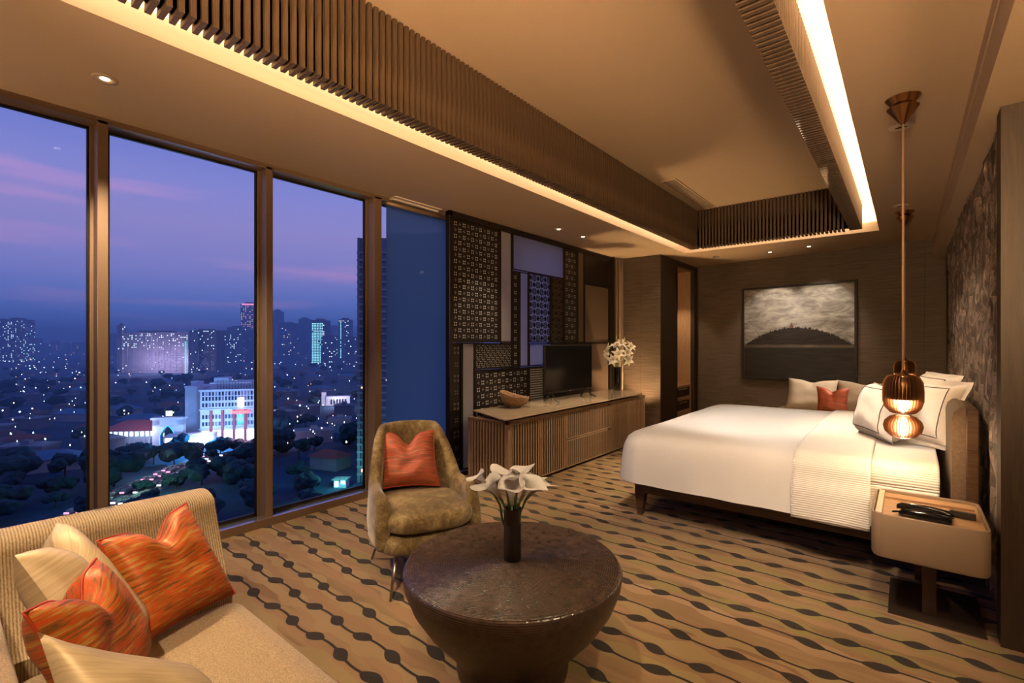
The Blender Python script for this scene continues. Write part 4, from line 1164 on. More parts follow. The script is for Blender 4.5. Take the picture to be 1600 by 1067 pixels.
o = ob('painted_peak', hut, plain('rust_paint', (.14, .07, .055), .6), ptg, loc=(-.06, -.0302, .085), rot=(PI/2, 0, 0)); o['label'] = 'small rust-coloured peak painted on the mound'

# ================================================================== PENDANTS
def pendant(loc, label):
    e = empty('pendant_lamp', label, 'lamp', loc)       # loc at the ceiling, local z downwards negative
    ob('canopy', MB().lathe([(.084, 0), (.084, -.003), (.010, -.10), (.006, -.10)], 40, cap0=True), M_brass, e, smooth=True, auto=30)
    ob('canopy_cup', MB().lathe([(.074, -.055), (.077, -.057), (.008, -.155), (.005, -.155), (.068, -.062)], 40, cap0=False, cap1=False), M_brass, e, smooth=True, auto=30)
    ob('cable', MB().tube([(0, 0, -.11), (0, 0, -1.60)], .006, 8), plain('fabric_cable', (.34, .22, .15), .6) if 'fabric_cable' not in bpy.data.materials else bpy.data.materials['fabric_cable'], e, smooth=True)
    zt = -1.60
    ob('cap', MB().lathe([(.006, zt+.02), (.012, zt), (.045, zt-.012), (.05, zt-.03), (.02, zt-.034)], 28), M_brass, e, smooth=True)
    def shade(prof_out, prof_in, label_):
        fr_ = MB().lathe([prof_out[0], (prof_out[0][0]+.004, prof_out[0][1]-.004), (prof_out[0][0]-.006, prof_out[0][1]-.008)], 32, cap1=False)
        s = ob('shade', fr_, M_brass, e, smooth=True)
        fin = MB()
        tt = .0012; k = len(fin.v); n = len(prof_out)
        for sy_ in (-tt, tt):
            for (ro, zo), (ri, zi) in zip(prof_out, prof_in):
                fin.v.append((ro, sy_, zo)); fin.v.append((ri, sy_, zi))
        for i in range(n-1):
            a = k+2*i; b = a+2*n
            fin.f += [(a, a+1, a+3, a+2), (b, b+2, b+3, b+1), (a, a+2, b+2, b), (a+1, b+1, b+3, a+3)]
        me = fin.mesh('fin', M_fin)
        for i in range(36): link('fin', me, s, (0, 0, 0), (0, 0, 2*PI*i/36))
        return s
    z0 = zt-.008
    po = [(.035, z0), (.075, z0-.012), (.093, z0-.045), (.097, z0-.10), (.096, z0-.155), (.085, z0-.195), (.062, z0-.222), (.045, z0-.228)]
    pi = [(.030, z0-.006), (.062, z0-.022), (.072, z0-.048), (.076, z0-.10), (.077, z0-.150), (.070, z0-.183), (.052, z0-.205), (.040, z0-.214)]
    s1 = shade(po, pi, 'upper')
    # solid brass liner in the upper two thirds keeps the top dark
    ob('liner', MB().lathe([(.030, z0-.006), (.060, z0-.022), (.070, z0-.048), (.075, z0-.145), (.0745, z0-.145), (.069, z0-.05), (.03, z0-.012)], 36, cap0=False, cap1=False), M_finin, s1, smooth=True)
    ob('diffuser', MB().lathe([(.072, z0-.148), (.073, z0-.16), (.068, z0-.18), (.048, z0-.208), (.001, z0-.222)], 32, cap0=True), M_glow, s1, smooth=True)
    z1 = z0-.236
    po = [(.035, z1), (.062, z1-.010), (.086, z1-.035), (.094, z1-.065), (.085, z1-.098), (.06, z1-.124), (.04, z1-.132)]
    pi = [(.030, z1-.006), (.050, z1-.018), (.068, z1-.040), (.074, z1-.065), (.068, z1-.092), (.05, z1-.112), (.035, z1-.120)]
    s2 = shade(po, pi, 'lower')
    ob('diffuser', MB().lathe([(.02, z1-.008), (.048, z1-.020), (.066, z1-.042), (.071, z1-.065), (.066, z1-.092), (.048, z1-.114), (.001, z1-.126)], 32), M_glow2, s2, smooth=True)
    for zz, pwv in ((z0-.245, 0),):
        pass
    return e
M_fin = plain('copper_fin', (.34, .16, .075), .35, .9)
M_finin = plain('dark_copper_liner', (.10, .05, .025), .4, .8)
M_glow = emit('lamp_diffuser', (1.0, .68, .38), 13)
M_glow2 = emit('lamp_diffuser_soft', (1.0, .62, .32), 8)
for nm, y in (('nearer', 3.62), ('farther', 6.74)):
    pendant((-.018, y, ZC), 'copper ribbed pendant lamp %s' % ('hanging over the near nightstand' if nm == 'nearer' else 'hanging on the far side of the bed'))
    l = bpy.data.lights.new('pendant_bulb', 'POINT'); l.energy = 6.5; l.color = (1, .66, .36); l.shadow_soft_size = .012
    o = bpy.data.objects.new('pendant_bulb', l); o.location = (-.018, y, ZC-1.60-.008-.245-.14); COL.objects.link(o)

# ================================================================== NIGHTSTAND
def nightstand(y0, label):
    e = empty('nightstand', label, 'nightstand', (.085, y0, 0))
    M_body = M_nsbody
    # rounded box body made of a bent shell, open tray on top
    m = MB(); R_ = []
    x0, x1, d0, d1, z0, z1 = -.232, .225, .0, .56, .335, .565
    outer = rrect((x1-x0)/2, (z1-z0)/2, .05, 0, 8, (x0+x1)/2, (z0+z1)/2)
    inner = rrect((x1-x0)/2-.008, (z1-z0)/2-.008, .044, 0, 8, (x0+x1)/2, (z0+z1)/2)
    body = rrect((x1-x0)/2, (d1-d0)/2, .05, 0, 8, (x0+x1)/2, (d0+d1)/2)
    ins = lambda q, z: [(((x0+x1)/2)+(p[0]-(x0+x1)/2)*(1-q/((x1-x0)/2)), ((d0+d1)/2)+(p[1]-(d0+d1)/2)*(1-q/((d1-d0)/2)), z) for p in body]
    R_ = [ins(.022, z0), ins(.006, z0+.006), ins(.0, z0+.022), ins(0, z1-.004), ins(.002, z1), ins(.010, z1), ins(.012, z1-.004), ins(.012, z1-.022)]
    m.loft(R_)
    ob('body', m, M_body, e, smooth=True, auto=40)
    ob('tray', MB().prism([(p[0]*.935+.0, .28+(p[1]-.28)*.95) for p in [(q[0], q[1]) for q in body]], z1-.0215, z1-.016), M_nswood, e)
    ob('tray_divider', MB().box((x0+.05, .40, z1-.016), (x1-.03, .408, z1-.004)), M_nswood, e)
    ob('tray_lip', MB().box((x0+.018, .03, z1-.016), (x0+.045, .53, z1+.002)), M_nslip, e, bevel=.002)
    ob('post', MB().box((-.022, .235, .006), (.036, .262, z0+.002)), M_nspost, e, bevel=.001)
    ob('base_plate', MB().box((-.165, .14, 0), (.222, .64, .008)), M_nspost, e, bevel=.001)
    return e
M_nsbody = plain('taupe_lacquer', (.25, .17, .105), .42)
M_nswood = wood('tray_oak', (.34, .19, .09), (.48, .29, .15), .4, (1, 8, 8), 6)
M_nslip = plain('pale_leather', (.62, .50, .36), .5)
M_nspost = plain('bronze_plate', (.075, .055, .042), .4, .6)
nightstand(3.16, 'taupe rounded nightstand on a single post, nearest the viewer')
nightstand(6.50, 'taupe nightstand on the far side of the bed')
# telephone and notepad tray
ph = empty('telephone', 'black desk telephone with handset lying on the nightstand tray', 'telephone', (.075, 3.30, .552), -.10)
ob('phone_body', MB().loft([rrect(.105, .075, .02, 0, 5), rrect(.105, .075, .02, .012, 5), rrect(.095, .060, .02, .028, 5, 0, .01)]), M_black, ph, smooth=True, auto=40)
def handset():
    m = MB(); rings = []
    for i in range(13):
        a = i/12; x = -.112+.224*a; z = .048+.012*math.sin(PI*a); e_ = abs(2*a-1)**4
        hw = .017+.011*e_; hh = .010+.012*e_
        if i in (0, 12): hw *= .6; hh *= .6
        rings.append([(x, -.045+hw*math.cos(2*PI*k/12), z-.008*e_+hh*math.sin(2*PI*k/12)) for k in range(12)])
    return m.loft(rings)
ob('handset', handset(), M_black, ph, smooth=True)
h2 = handset(); ob('cradle', MB().box((-.09, .005, .026), (.10, .05, .040)), M_blackm, ph, bevel=.006)
cdm = MB(); cdm.tube([(-.105+.008*math.cos(i*.9)-.0004*i, -.055+.006*math.sin(i*.9)-.00035*i, .016+.004*math.sin(i*.9+1)) for i in range(46)], .0018, 5)
ob('cord', cdm, M_black, ph, smooth=True)
for i in range(4):
    for j in range(3): ob('key', MB().box((.03+i*.014, .016+j*.011, .040), (.040+i*.014, .024+j*.011, .0425)), M_blackm, ph)
tag(ob('notepad_holder', MB().box((-.05, -.035, 0), (.05, .035, .02)).box((-.05, -.035, .02), (.05, -.028, .032)), M_blackm, bevel=.002, loc=(.225, 3.42, .552), rot=(0, 0, -.1)), 'black leather notepad holder behind the telephone', 'notepad')
# ================================================================== THE CITY OUTSIDE (60 m below, seen at dusk)
GZ = -58.5
def city(a, t): return (t*(-SY+a*CY), t*(CY+a*SY))
gt = NT('city_ground'); v = gt.coords(); f = gt.noise(v, .02, 5, .7)
M_ground = gt.done(gt.bsdf(gt.ramp(f, [(.35, (.002, .022, .045)), (.65, (.008, .060, .13))]), 1.0))
struct(ob('ground', MB().box((-9000, -6000, GZ-2), (-20, 9000, GZ)), M_ground), 'dark city ground far below the windows')
def cmat(name, col, rough=.8): return plain(name, col, rough, vary=.15, vscale=.1)
M_con = [cmat('tower_concrete_a', (.22, .22, .24)), cmat('tower_concrete_b', (.15, .15, .18)), cmat('tower_concrete_c', (.30, .28, .30))]
W_cool = emit('window_cool', (.62, .85, 1.0), 3.4)
W_cyan = emit('window_cyan', (.30, .85, 1.0), 4.0)
W_warm = emit('window_warm', (1.0, .66, .42), 1.9)
W_pink = emit('window_pink', (1.0, .30, .55), 2.4)
W_dim = emit('window_dim', (.36, .38, .85), .5)
W_white = emit('window_white', (1.0, .92, .95), 3.0)
W_red = emit('sign_red', (1.0, .12, .14), 4.0)
W_blue = emit('sign_blue', (.05, .45, 1.0), 3.0)
def winquads(m, w_, d, h, fx, fz, prob, rnd, x0=0, x1=1, z0=0, z1=1, ww=.5, hh=.45, sides=True):
    nx = max(1, int(w_/fx)); nz = max(1, int(h/fz))
    for i in range(nx):
        for j in range(nz):
            if not (x0 <= (i+.5)/nx <= x1 and z0 <= (j+.5)/nz <= z1): continue
            if rnd.random() > prob: continue
            cx = -w_/2+(i+.5)*fx; cz = (j+.5)*fz; k = len(m.v)
            a, b = fx*ww/2, fz*hh/2
            m.v += [(cx-a, -d/2-.3, cz-b), (cx+a, -d/2-.3, cz-b), (cx+a, -d/2-.3, cz+b), (cx-a, -d/2-.3, cz+b)]; m.f.append((k, k+1, k+2, k+3))
    if sides:
        ny = max(1, int(d/fx))
        for i in range(ny):
            for j in range(nz):
                if rnd.random() > prob*.8 or not (z0 <= (j+.5)/nz <= z1): continue
                cyy = -d/2+(i+.5)*fx; cz = (j+.5)*fz; a, b = fx*ww/2, fz*hh/2
                for sx in (-1, 1):
                    k = len(m.v); xx = sx*(w_/2+.3)
                    m.v += [(xx, cyy-a, cz-b), (xx, cyy+a, cz-b), (xx, cyy+a, cz+b), (xx, cyy-a, cz+b)]; m.f.append((k, k+1, k+2, k+3))
def tower(name, u0, u1, vtop, t, label, mat=0, lights=((0.12, 0),), d=None, crown=None, group=None, yaw=.0, fx=4.5, fz=4.0, cat='building', top=True):
    """a real tower: u0/u1 bearings at distance t, roof height from its elevation"""
    a0, a1 = (u0-800)/755, (u1-800)/755
    w_ = (a1-a0)*t; h = (537-vtop)/755*t+CAMZ-GZ; d = d or min(w_, 40)
    x, y = city((a0+a1)/2, t+d/2)
    e = empty(name, label, cat, (x, y, GZ), YAW+yaw, group)
    b = MB().box((-w_/2, -d/2, 0), (w_/2, d/2, h))
    # vertical fins and floor bands give the far facades relief
    nf = max(2, int(w_/12))
    for i in range(nf+1):
        xx = -w_/2+w_*i/nf; b.box((xx-.6, -d/2-.8, 0), (xx+.6, -d/2, h))
    ob('walls', b, M_con[mat % 3], e)
    if top: ob('roof_block', MB().box((-w_*.28, -d*.3, h), (w_*.2, d*.3, h+max(3, h*.04))), M_con[(mat+1) % 3], e)
    rnd = random.Random(label+str(u0))
    for q, l in enumerate(lights):
        prob, kind = l[0], l[1]; rg = l[2] if len(l) > 2 else (0, 1, 0, 1)
        m = MB(); winquads(m, w_, d, h, fx, fz, prob, rnd, *rg, sides=(len(l) < 3))
        if m.v:
            o = ob('lit_window', m, (W_cool, W_cyan, W_warm, W_pink, W_dim, W_white)[kind], e, recalc=False); o['kind'] = 'stuff'
    if crown is not None:
        ob('crown_light', MB().box((-w_*.42, -d/2-1, h-5), (w_*.42, -d/2+.5, h+2)), crown, e)
    return e
# the long apartment slab with uplit facade
ap = tower('apartment_block', 198, 303, 519, 985, 'long apartment block with glowing facade at the centre of the skyline', 2, ((.22, 0, (0, 1, .62, 1)), (.16, 5, (0, 1, .86, .95)), (.55, 4, (.02, .98, .05, .60)), (.04, 5)), d=30, fx=4.0, fz=3.4)
tower('apartment_block', 304, 345, 516, 1030, 'right wing of the long apartment block with dark upper floors', 1, ((.16, 0, (0, 1, .5, 1)), (.5, 4, (0, 1, .05, .5))), d=30, fx=4.0, fz=3.4)
tower('stair_tower', 187, 193.5, 508, 980, 'slim corner tower at the left end of the long apartment block', 0, ((.2, 0),), d=10)
tower('light_shaft', 290, 296, 531, 972, 'upright cyan-lit shaft on the long apartment block', 0, ((1.0, 1, (0, 1, 0, .98)), (.9, 5, (0, 1, 0, .98))), d=6, fx=3, fz=3, cat='facade', top=False)
tower('skyscraper', 380, 402, 475, 2100, 'tallest tower with pink lit crown above the centre window', 2, ((.5, 2, (0, 1, .55, .98)), (.25, 3, (0, 1, .4, .98))), crown=W_pink, fx=9, fz=7)
tower('skyscraper', 360, 384, 511, 1700, 'bluish tower below the pink crowned skyscraper', 0, ((.14, 0),), fx=7, fz=6)
tower('skyscraper', 384, 400, 516, 1600, 'tower directly under the pink crowned skyscraper', 1, ((.1, 4), (.03, 3)), fx=7, fz=6)
tower('skyscraper', 402, 414, 508, 1900, 'tower half hidden behind the second window post', 0, ((.1, 2),), fx=7, fz=6)
tower('skyscraper', 428, 441, 486, 2300, 'tall hazy tower just right of the second window post', 0, ((.06, 4),), fx=9, fz=7)
tower('skyscraper', 438, 466, 505, 2000, 'wide tower with warm lit lower floors in the third window', 1, ((.3, 4, (0.3, .8, .3, .8)), (.06, 5)), fx=7, fz=6)
tower('skyscraper', 470, 484, 498, 2200, 'plain dark tower left of the cyan lit tower', 1, ((.03, 4),), fx=9, fz=7)
tower('skyscraper', 491, 513, 500, 1500, 'tower with bright cyan facade in the third window', 1, ((.95, 1, (.05, .75, 0, .97)), (.4, 5, (.0, 1, .5, .98)), (.4, 1, (.7, 1, .3, .95))), crown=None, fx=5, fz=5)
tower('skyscraper', 507, 524, 524, 1400, 'short dark block beside the cyan tower', 1, ((.10, 0),), fx=6, fz=5)
tower('skyscraper', 532, 549, 499, 1650, 'tower with a cyan edge and lit roof line', 0, ((.85, 1, (.1, .35, 0, .95)), (.3, 0, (.6, 1, .4, 1)), (.6, 5, (0, 1, .96, 1))), fx=5, fz=5)
tower('skyscraper', 542, 556, 526, 1350, 'dark block in front of the cyan edged tower', 1, ((.05, 0),), fx=6, fz=5)
tower('skyscraper', 562, 578, 512, 1900, 'tower with a small red rooftop sign at the third window edge', 0, ((.12, 4), (.05, 2)), crown=W_warm, fx=7, fz=6)
tower('skyscraper', 516, 530, 510, 2600, 'pale tower far behind between the two cyan towers', 2, ((.2, 4),), fx=9, fz=7)
tower('skyscraper', -6, 14, 500, 1500, 'leftmost tower at the edge of the first window', 1, ((.28, 0), (.2, 4)), fx=5, fz=5)
tower('skyscraper', 14, 46, 499, 1560, 'wide gridded tower in the first window', 0, ((.22, 0), (.12, 1), (.3, 4)), fx=5, fz=5)
tower('skyscraper', 163, 184, 522, 1900, 'low hazy tower just right of the first window post', 0, ((.10, 4),), fx=8, fz=6)
tower('skyscraper', 345, 358, 518, 1500, 'narrow tower right of the long apartment block', 1, ((.16, 0),), fx=6, fz=5)
rs = random.Random(77)
for i in range(30):
    u = 48+i*17.5
    tower('distant_block', u, u+rs.uniform(7, 15), rs.uniform(524, 537), 2450+(i % 3)*230+rs.uniform(-40, 40), 'distant hazy city block low on the horizon', i, ((.10, rs.choice((0, 2, 4))),), group='distant blocks on the horizon', fx=11, fz=8)
# close unlit high-rise at the right of the windows
hr = tower('high_rise', 574, 760, 372, 210, 'big unlit high-rise close by, seen past and through the blind', 1, ((.006, 5), (.012, 2)), d=40, fx=3.6, fz=3.3)
hx_ = (760-574)/755*210
fb = MB()
for i in range(31): fb.box((-hx_/2-.8, -20.9, 3+i*3.2), (hx_/2, -20, 3.9+i*3.2))
ob('balcony_band', fb, M_con[0], hr)
lw = MB()
for i in range(16): lw.box((-hx_/2-.9, -19.6, 20+i*5.0), (-hx_/2-.7, -19.2, 21.6+i*5.0))
o = ob('edge_light', lw, W_dim, hr); o['kind'] = 'stuff'

# ---- white department store with red pilasters
M_store = cmat('store_white', (.62, .62, .70)); M_redp = cmat('store_red', (.45, .08, .08)); M_wdark = plain('dark_window_glass', (.02, .03, .05), .2)
st = empty('department_store', 'white department store with red pilasters and lit signs', 'building', (*city((361-800)/755, 296), GZ), YAW+.30)
SW, SD, SH = 33, 20, 31.5
ob('walls', MB().box((-SW/2, 0, 0), (SW/2, SD, SH)), M_store, st)
ob('cornice', MB().box((-SW/2-.6, -.7, 19.6), (SW/2+.6, .2, 20.4)).box((-SW/2-.6, -.9, SH-.4), (SW/2+.6, .2, SH+.6)).box((-SW/2-.6, -.7, 8.2), (SW/2+.6, .2, 8.8)), M_store, st)
ob('penthouse', MB().box((-SW/2+4, 4, SH), (SW/2-6, SD-2, SH+4.5)).box((-SW/2+6, 5, SH+4.5), (-SW/2+14, 14, SH+7.5)), M_store, st)
prl = MB()
for i in range(16): prl.box((-8+i*1.6, 2.5, SH), (-7.7+i*1.6, 2.8, SH+6))
prl.box((-8, 2.4, SH+5.7), (17, 2.9, SH+6.1)); ob('roof_rail', prl, M_con[0], st)
wme = MB().box((-.55, -.25, 0), (.55, .1, 2.4)).mesh('window', M_wdark); wml = MB().box((-.55, -.25, 0), (.55, .1, 2.4)).mesh('window', W_dim)
rs = random.Random(9)
for j, z in enumerate((21.6, 25.4, 29.0-.6)):
    for i in range(18): link('window', wml if rs.random() < .28 else wme, st, (-SW/2+1.6+i*1.75, 0, z))
for j, z in enumerate((10.2, 14.4)):
    for i in range(18): link('window', wml if rs.random() < .4 else wme, st, (-SW/2+1.6+i*1.75, 0, z))
for i in range(5): ob('pilaster', MB().box((-SW/2+5.2+i*6.2, -1.2, 0), (-SW/2+6.6+i*6.2, .1, 19.6)), M_redp, st)
ob('shop_front', MB().box((-SW/2+1, -.5, .8), (SW/2-1, -.1, 7.2)), W_white, st)
ob('roof_sign', MB().box((4.2, -1.6, 21.2), (7.4, -.9, 27.0)), W_white, st)
ob('red_sign', MB().box((.5, -1.5, 17.2), (10.6, -1.3, 19.0)), W_red, st)
stl = empty('store_wing', 'plain blue-white blank wing at the left of the department store', 'building', (*city((304-800)/755, 306), GZ), YAW-.1)
ob('walls', MB().box((-6.5, 0, 0), (6.0, 18, 32)), M_store, stl)
ob('parapet', MB().box((-6.8, -.3, 32), (6.2, 18.3, 33)).box((-5, 3, 33), (0, 8, 36)), M_store, stl)
# ---- market hall with pointed arch gate
M_redroof = cmat('red_roof', (.50, .10, .10))
hl = empty('market_hall', 'low lit hall with a red hipped roof beside the arch gate', 'building', (*city((214-800)/755, 292), GZ), YAW+.12)
ob('walls', MB().box((-19, 0, 0), (18, 14, 7.5)), M_store, hl)
ob('roof', MB().loft([[(-21, -2, 7.5), (20, -2, 7.5), (20, 16, 7.5), (-21, 16, 7.5)], [(-9, 5, 13.0), (12, 5, 13.0), (12, 8, 13.0), (-9, 8, 13.0)]]), M_redroof, hl)
cme = MB().box((-.35, -1.9, 0), (.35, -1.3, 7.5)).mesh('column', M_store)
for i in range(13): link('column', cme, hl, (-18+i*2.9, 0, 0))
ob('lit_band', MB().box((-17, -.3, 4.2), (17, -.05, 6.8)), W_cool, hl)
gte = empty('arch_gate', 'white gate with a tall blue-lit pointed arch', 'gate', (*city((262-800)/755, 284), GZ), YAW+.2)
ar = MB(); pts = []
outer = [(-8, 0), (-8, 16), (8, 16), (8, 0)]
for i in range(13):
    a = i/12; pts.append((4.2*(1-a)**.6*1.0, 6+5.6*a))
g2 = MB()
g2.box((-8, 0, 0), (-4.2, 4, 16)).box((4.2, 0, 0), (8, 4, 16)).box((-8, 0, 11.8), (8, 4, 16)).box((-8.8, -.6, 15.4), (8.8, 4.6, 16.6))
for s in (-1, 1):
    for i in range(12):
        (xa, za), (xb, zb) = pts[i], pts[i+1]
        k = len(g2.v)
        for yv in (0, 4): g2.v += [(s*xa, yv, za), (s*xb, yv, zb), (s*4.3, yv, zb), (s*4.3, yv, za)]
        g2.f += [(k, k+1, k+2, k+3), (k+4, k+7, k+6, k+5), (k, k+4, k+5, k+1)]
ob('arch', g2, M_store, gte)
tb = MB()
for s in (-1, 1): tb.tube([(s*4.0, -.25, 0), (s*4.0, -.25, 6)]+[(s*p[0]*.95, -.25, p[1]) for p in pts], .16, 5)
ob('arch_light', tb, W_blue, gte)
ob('panel', MB().box((-3.6, 4.0, 0), (3.6, 4.2, 11)), M_wdark, gte)
ob('roof_sign', MB().box((-1.0, 0, 17.6), (2.2, .6, 20.4)), emit('sign_yellow', (1.0, .92, .55), 2.6), gte)
sh = empty('shop_row', 'row of dazzling lit shop fronts between gate and store', 'building', (*city((296-800)/755, 272), GZ), YAW+.35)
ob('walls', MB().box((-12, 0, 0), (12, 9, 8.5)), M_store, sh)
for i in range(5): ob('shop_front', MB().box((-11.5+i*4.7, -.4, .5), (-7.7+i*4.7, -.1, 7.6)), emit('shop_glow', (.80, .90, 1.0), 5.0) if i == 0 else bpy.data.materials['shop_glow'], sh)
ob('canopy', MB().box((-12, -2.4, 7.8), (12, 0, 8.3)), M_store, sh)
for nm, a, t_, en, c_ in (('street_glow_blue', 326, 262, 90000, (.03, .40, 1)), ('street_glow_white', 318, 276, 14000, (.8, .85, 1)), ('street_glow_pink', 378, 264, 30000, (1, .5, .65)), ('street_glow_hall', 215, 276, 9000, (.75, .75, 1)), ('apartment_uplight', 213, 952, 60000, (.80, .60, 1)), ('apartment_uplight', 238, 952, 70000, (.80, .60, 1)), ('apartment_uplight', 262, 952, 60000, (.80, .60, 1)), ('apartment_uplight', 286, 952, 55000, (.80, .60, 1)), ('garden_green', 222, 186, 2600, (.25, 1, .45)), ('garden_green', 264, 188, 3600, (.6, 1, .6)), ('kiosk_cyan', 531, 196, 7000, (.15, 1, .85))):
    l = bpy.data.lights.new(nm, 'POINT'); l.energy = en; l.color = c_; l.shadow_soft_size = 1.5
    o = bpy.data.objects.new(nm, l); o.location = (*city((a-800)/755, t_), GZ+(9 if t_ < 500 else 25)); COL.objects.link(o)
# ---- low houses and flat roofs
rs = random.Random(21)
M_tile = [cmat('roof_tile_red', (.20, .055, .045)), cmat('roof_sheet_grey', (.16, .18, .21)), cmat('roof_sheet_blue', (.06, .16, .26)), cmat('roof_tile_brown', (.11, .06, .05))]
def house(w_, d, h, rf, hip):
    e = empty('house', 'low house among the dark trees of the city', 'house', (0, 0, 0), 0, 'low houses among the city trees')
    ob('walls', MB().box((-w_/2, -d/2, 0), (w_/2, d/2, h)), M_con[rf % 3], e)
    if hip: ob('roof', MB().loft([[(-w_/2-1, -d/2-1, h), (w_/2+1, -d/2-1, h), (w_/2+1, d/2+1, h), (-w_/2-1, d/2+1, h)], [(-w_*.25, -.2, h+d*.28), (w_*.25, -.2, h+d*.28), (w_*.25, .2, h+d*.28), (-w_*.25, .2, h+d*.28)]]), M_tile[rf], e)
    else: ob('roof', MB().box((-w_/2-.5, -d/2-.5, h), (w_/2+.5, d/2+.5, h+.8)).box((-2, -2, h+.8), (2, 1, h+3)), M_tile[rf], e)
    return e
placed = []
def free(a, t_, r):
    x, y = city((a-800)/755, t_)
    if any((x-p[0])**2+(y-p[1])**2 < (r+p[2])**2 for p in placed): return False
    if 930 < t_ < 1080 and 185 < a < 355 or t_ > 1250 or (a > 560 and 195 < t_ < 260): return False
    placed.append((x, y, r)); return True
protos = [house(16, 10, 6, 0, True), house(22, 12, 7, 1, False), house(12, 9, 5, 3, True), house(26, 12, 6, 2, True), house(14, 11, 9, 1, False)]
used = set()
for i in range(230):
    a = rs.choice((rs.uniform(-20, 150), rs.uniform(160, 405), rs.uniform(425, 575)))
    v_ = 556+rs.random()**1.5*180
    t_ = 59.95*755/(v_-537)
    if 165 < a < 490 and 240 < t_ < 345: continue
    if t_ < 250 and a > 160 and a < 330: continue
    if 495 < a < 560 and 420 < t_ < 520 or a > 545 and t_ < 290: continue
    if not free(a, t_, 15): continue
    p = rs.randrange(5)
    o = protos[p] if p not in used else copy_tree(protos[p]); used.add(p)
    o.location = (*city((a-800)/755, t_), GZ); o.rotation_euler = (0, 0, YAW+rs.uniform(-.6, .6))
kh = empty('clubhouse', 'small brightly lit white house in the third window', 'house', (*city((528-800)/755, 470), GZ), YAW+.3)
ob('walls', MB().box((-11, 0, 0), (11, 9, 8)).box((-15, 1, 0), (-11, 6, 13)), M_store, kh)
kme = MB().box((-.8, -.2, 1), (.8, .05, 6)).mesh('window', M_wdark)
for i in range(6): link('window', kme, kh, (-6+i*2.6, 0, 0))
ob('roof_rail', MB().box((-11.4, -.4, 8), (11.4, 9.4, 8.8)), M_store, kh)
l = bpy.data.lights.new('clubhouse_glow', 'POINT'); l.energy = 20000; l.color = (1, .85, .95); l.shadow_soft_size = 1
o = bpy.data.objects.new('clubhouse_glow', l); o.location = (*city((527-800)/755, 455), GZ+9); COL.objects.link(o)
# ---- trees
M_tree = plain('dark_foliage', (.006, .032, .044), 1.0, vary=.5, vscale=.4)
M_trunk = plain('dark_trunk', (.05, .04, .035), .9)
def tree(seed, w_, h):
    r_ = random.Random(seed); e = empty('tree', 'dark broad tree between the city roofs', 'tree', (0, 0, 0), 0, 'dark trees between the city roofs')
    m = MB()
    for k in range(7):
        b = bmesh.new(); bmesh.ops.create_icosphere(b, subdivisions=2, radius=1)
        cx, cyy, cz = r_.uniform(-.3, .3)*w_, r_.uniform(-.3, .3)*w_, h*r_.uniform(.45, .78); s = w_*r_.uniform(.2, .34)
        base = len(m.v)
        for vv in b.verts:
            n_ = 1+.45*noise.noise(vv.co*2.6+Vector((seed*3+k, 0, 0)))
            m.v.append((cx+vv.co.x*s*n_, cyy+vv.co.y*s*n_, cz+vv.co.z*s*.8*n_))
        m.f += [tuple(base+q.index for q in f_.verts) for f_ in b.faces]; b.free()
    ob('crown', m, M_tree, e, recalc=False)
    ob('trunk', MB().tube([(0, 0, 0), (.3, 0, h*.5)], [.5, .3], 6), M_trunk, e)
    return e
tp = [tree(1, 15, 12), tree(2, 11, 10), tree(3, 18, 14), tree(4, 9, 13)]
for a, t_, s in ((285, 262, 1.3), (262, 252, 1.2), (345, 258, 1.1), (372, 262, 1.2), (396, 262, 1.2), (240, 240, 1.1), (222, 236, 1.0), (300, 246, 1.0), (330, 240, .9), (385, 246, 1.3), (226, 194, .75), (214, 192, .6), (268, 197, .8), (276, 200, .6), (350, 215, 1.0), (315, 205, 1.0), (300, 222, .8), (380, 205, 1.0), (395, 222, 1.0), (205, 246, .9), (408, 250, 1.2), (272, 240, 1.0)):
    o = copy_tree(tp[rs.randrange(4)]); o.location = (*city((a-800)/755, t_), GZ); s *= .72; o.scale = (s, s, s); o.rotation_euler = (0, 0, rs.uniform(0, 6)); placed.append((o.location.x, o.location.y, 6))
used = set(); cnt = 0
for i in range(520):
    a = rs.choice((rs.uniform(-20, 150), rs.uniform(160, 405), rs.uniform(425, 575)))
    v_ = 562+rs.random()*240
    t_ = 56*755/(v_-537)
    if 500 < a < 556 and (430 < t_ < 510 or t_ < 215) or a > 553 and t_ < 275: continue
    if 165 < a < 435 and 235 < t_ < 362 and not (rs.random() < .45 and t_ < 262): continue
    if not free(a, t_, 7): continue
    vg_ = 775-(a-160)*.40
    if 160 < a < 320 and abs(v_-vg_) < 20: continue
    p = rs.randrange(4)
    o = tp[p] if p not in used else copy_tree(tp[p]); used.add(p)
    o.location = (*city((a-800)/755, t_), GZ); o.rotation_euler = (0, 0, rs.uniform(0, 6.28)); s = rs.uniform(.6, 1.15) if t_ > 200 else rs.uniform(.5, .8); o.scale = (s, s, s)
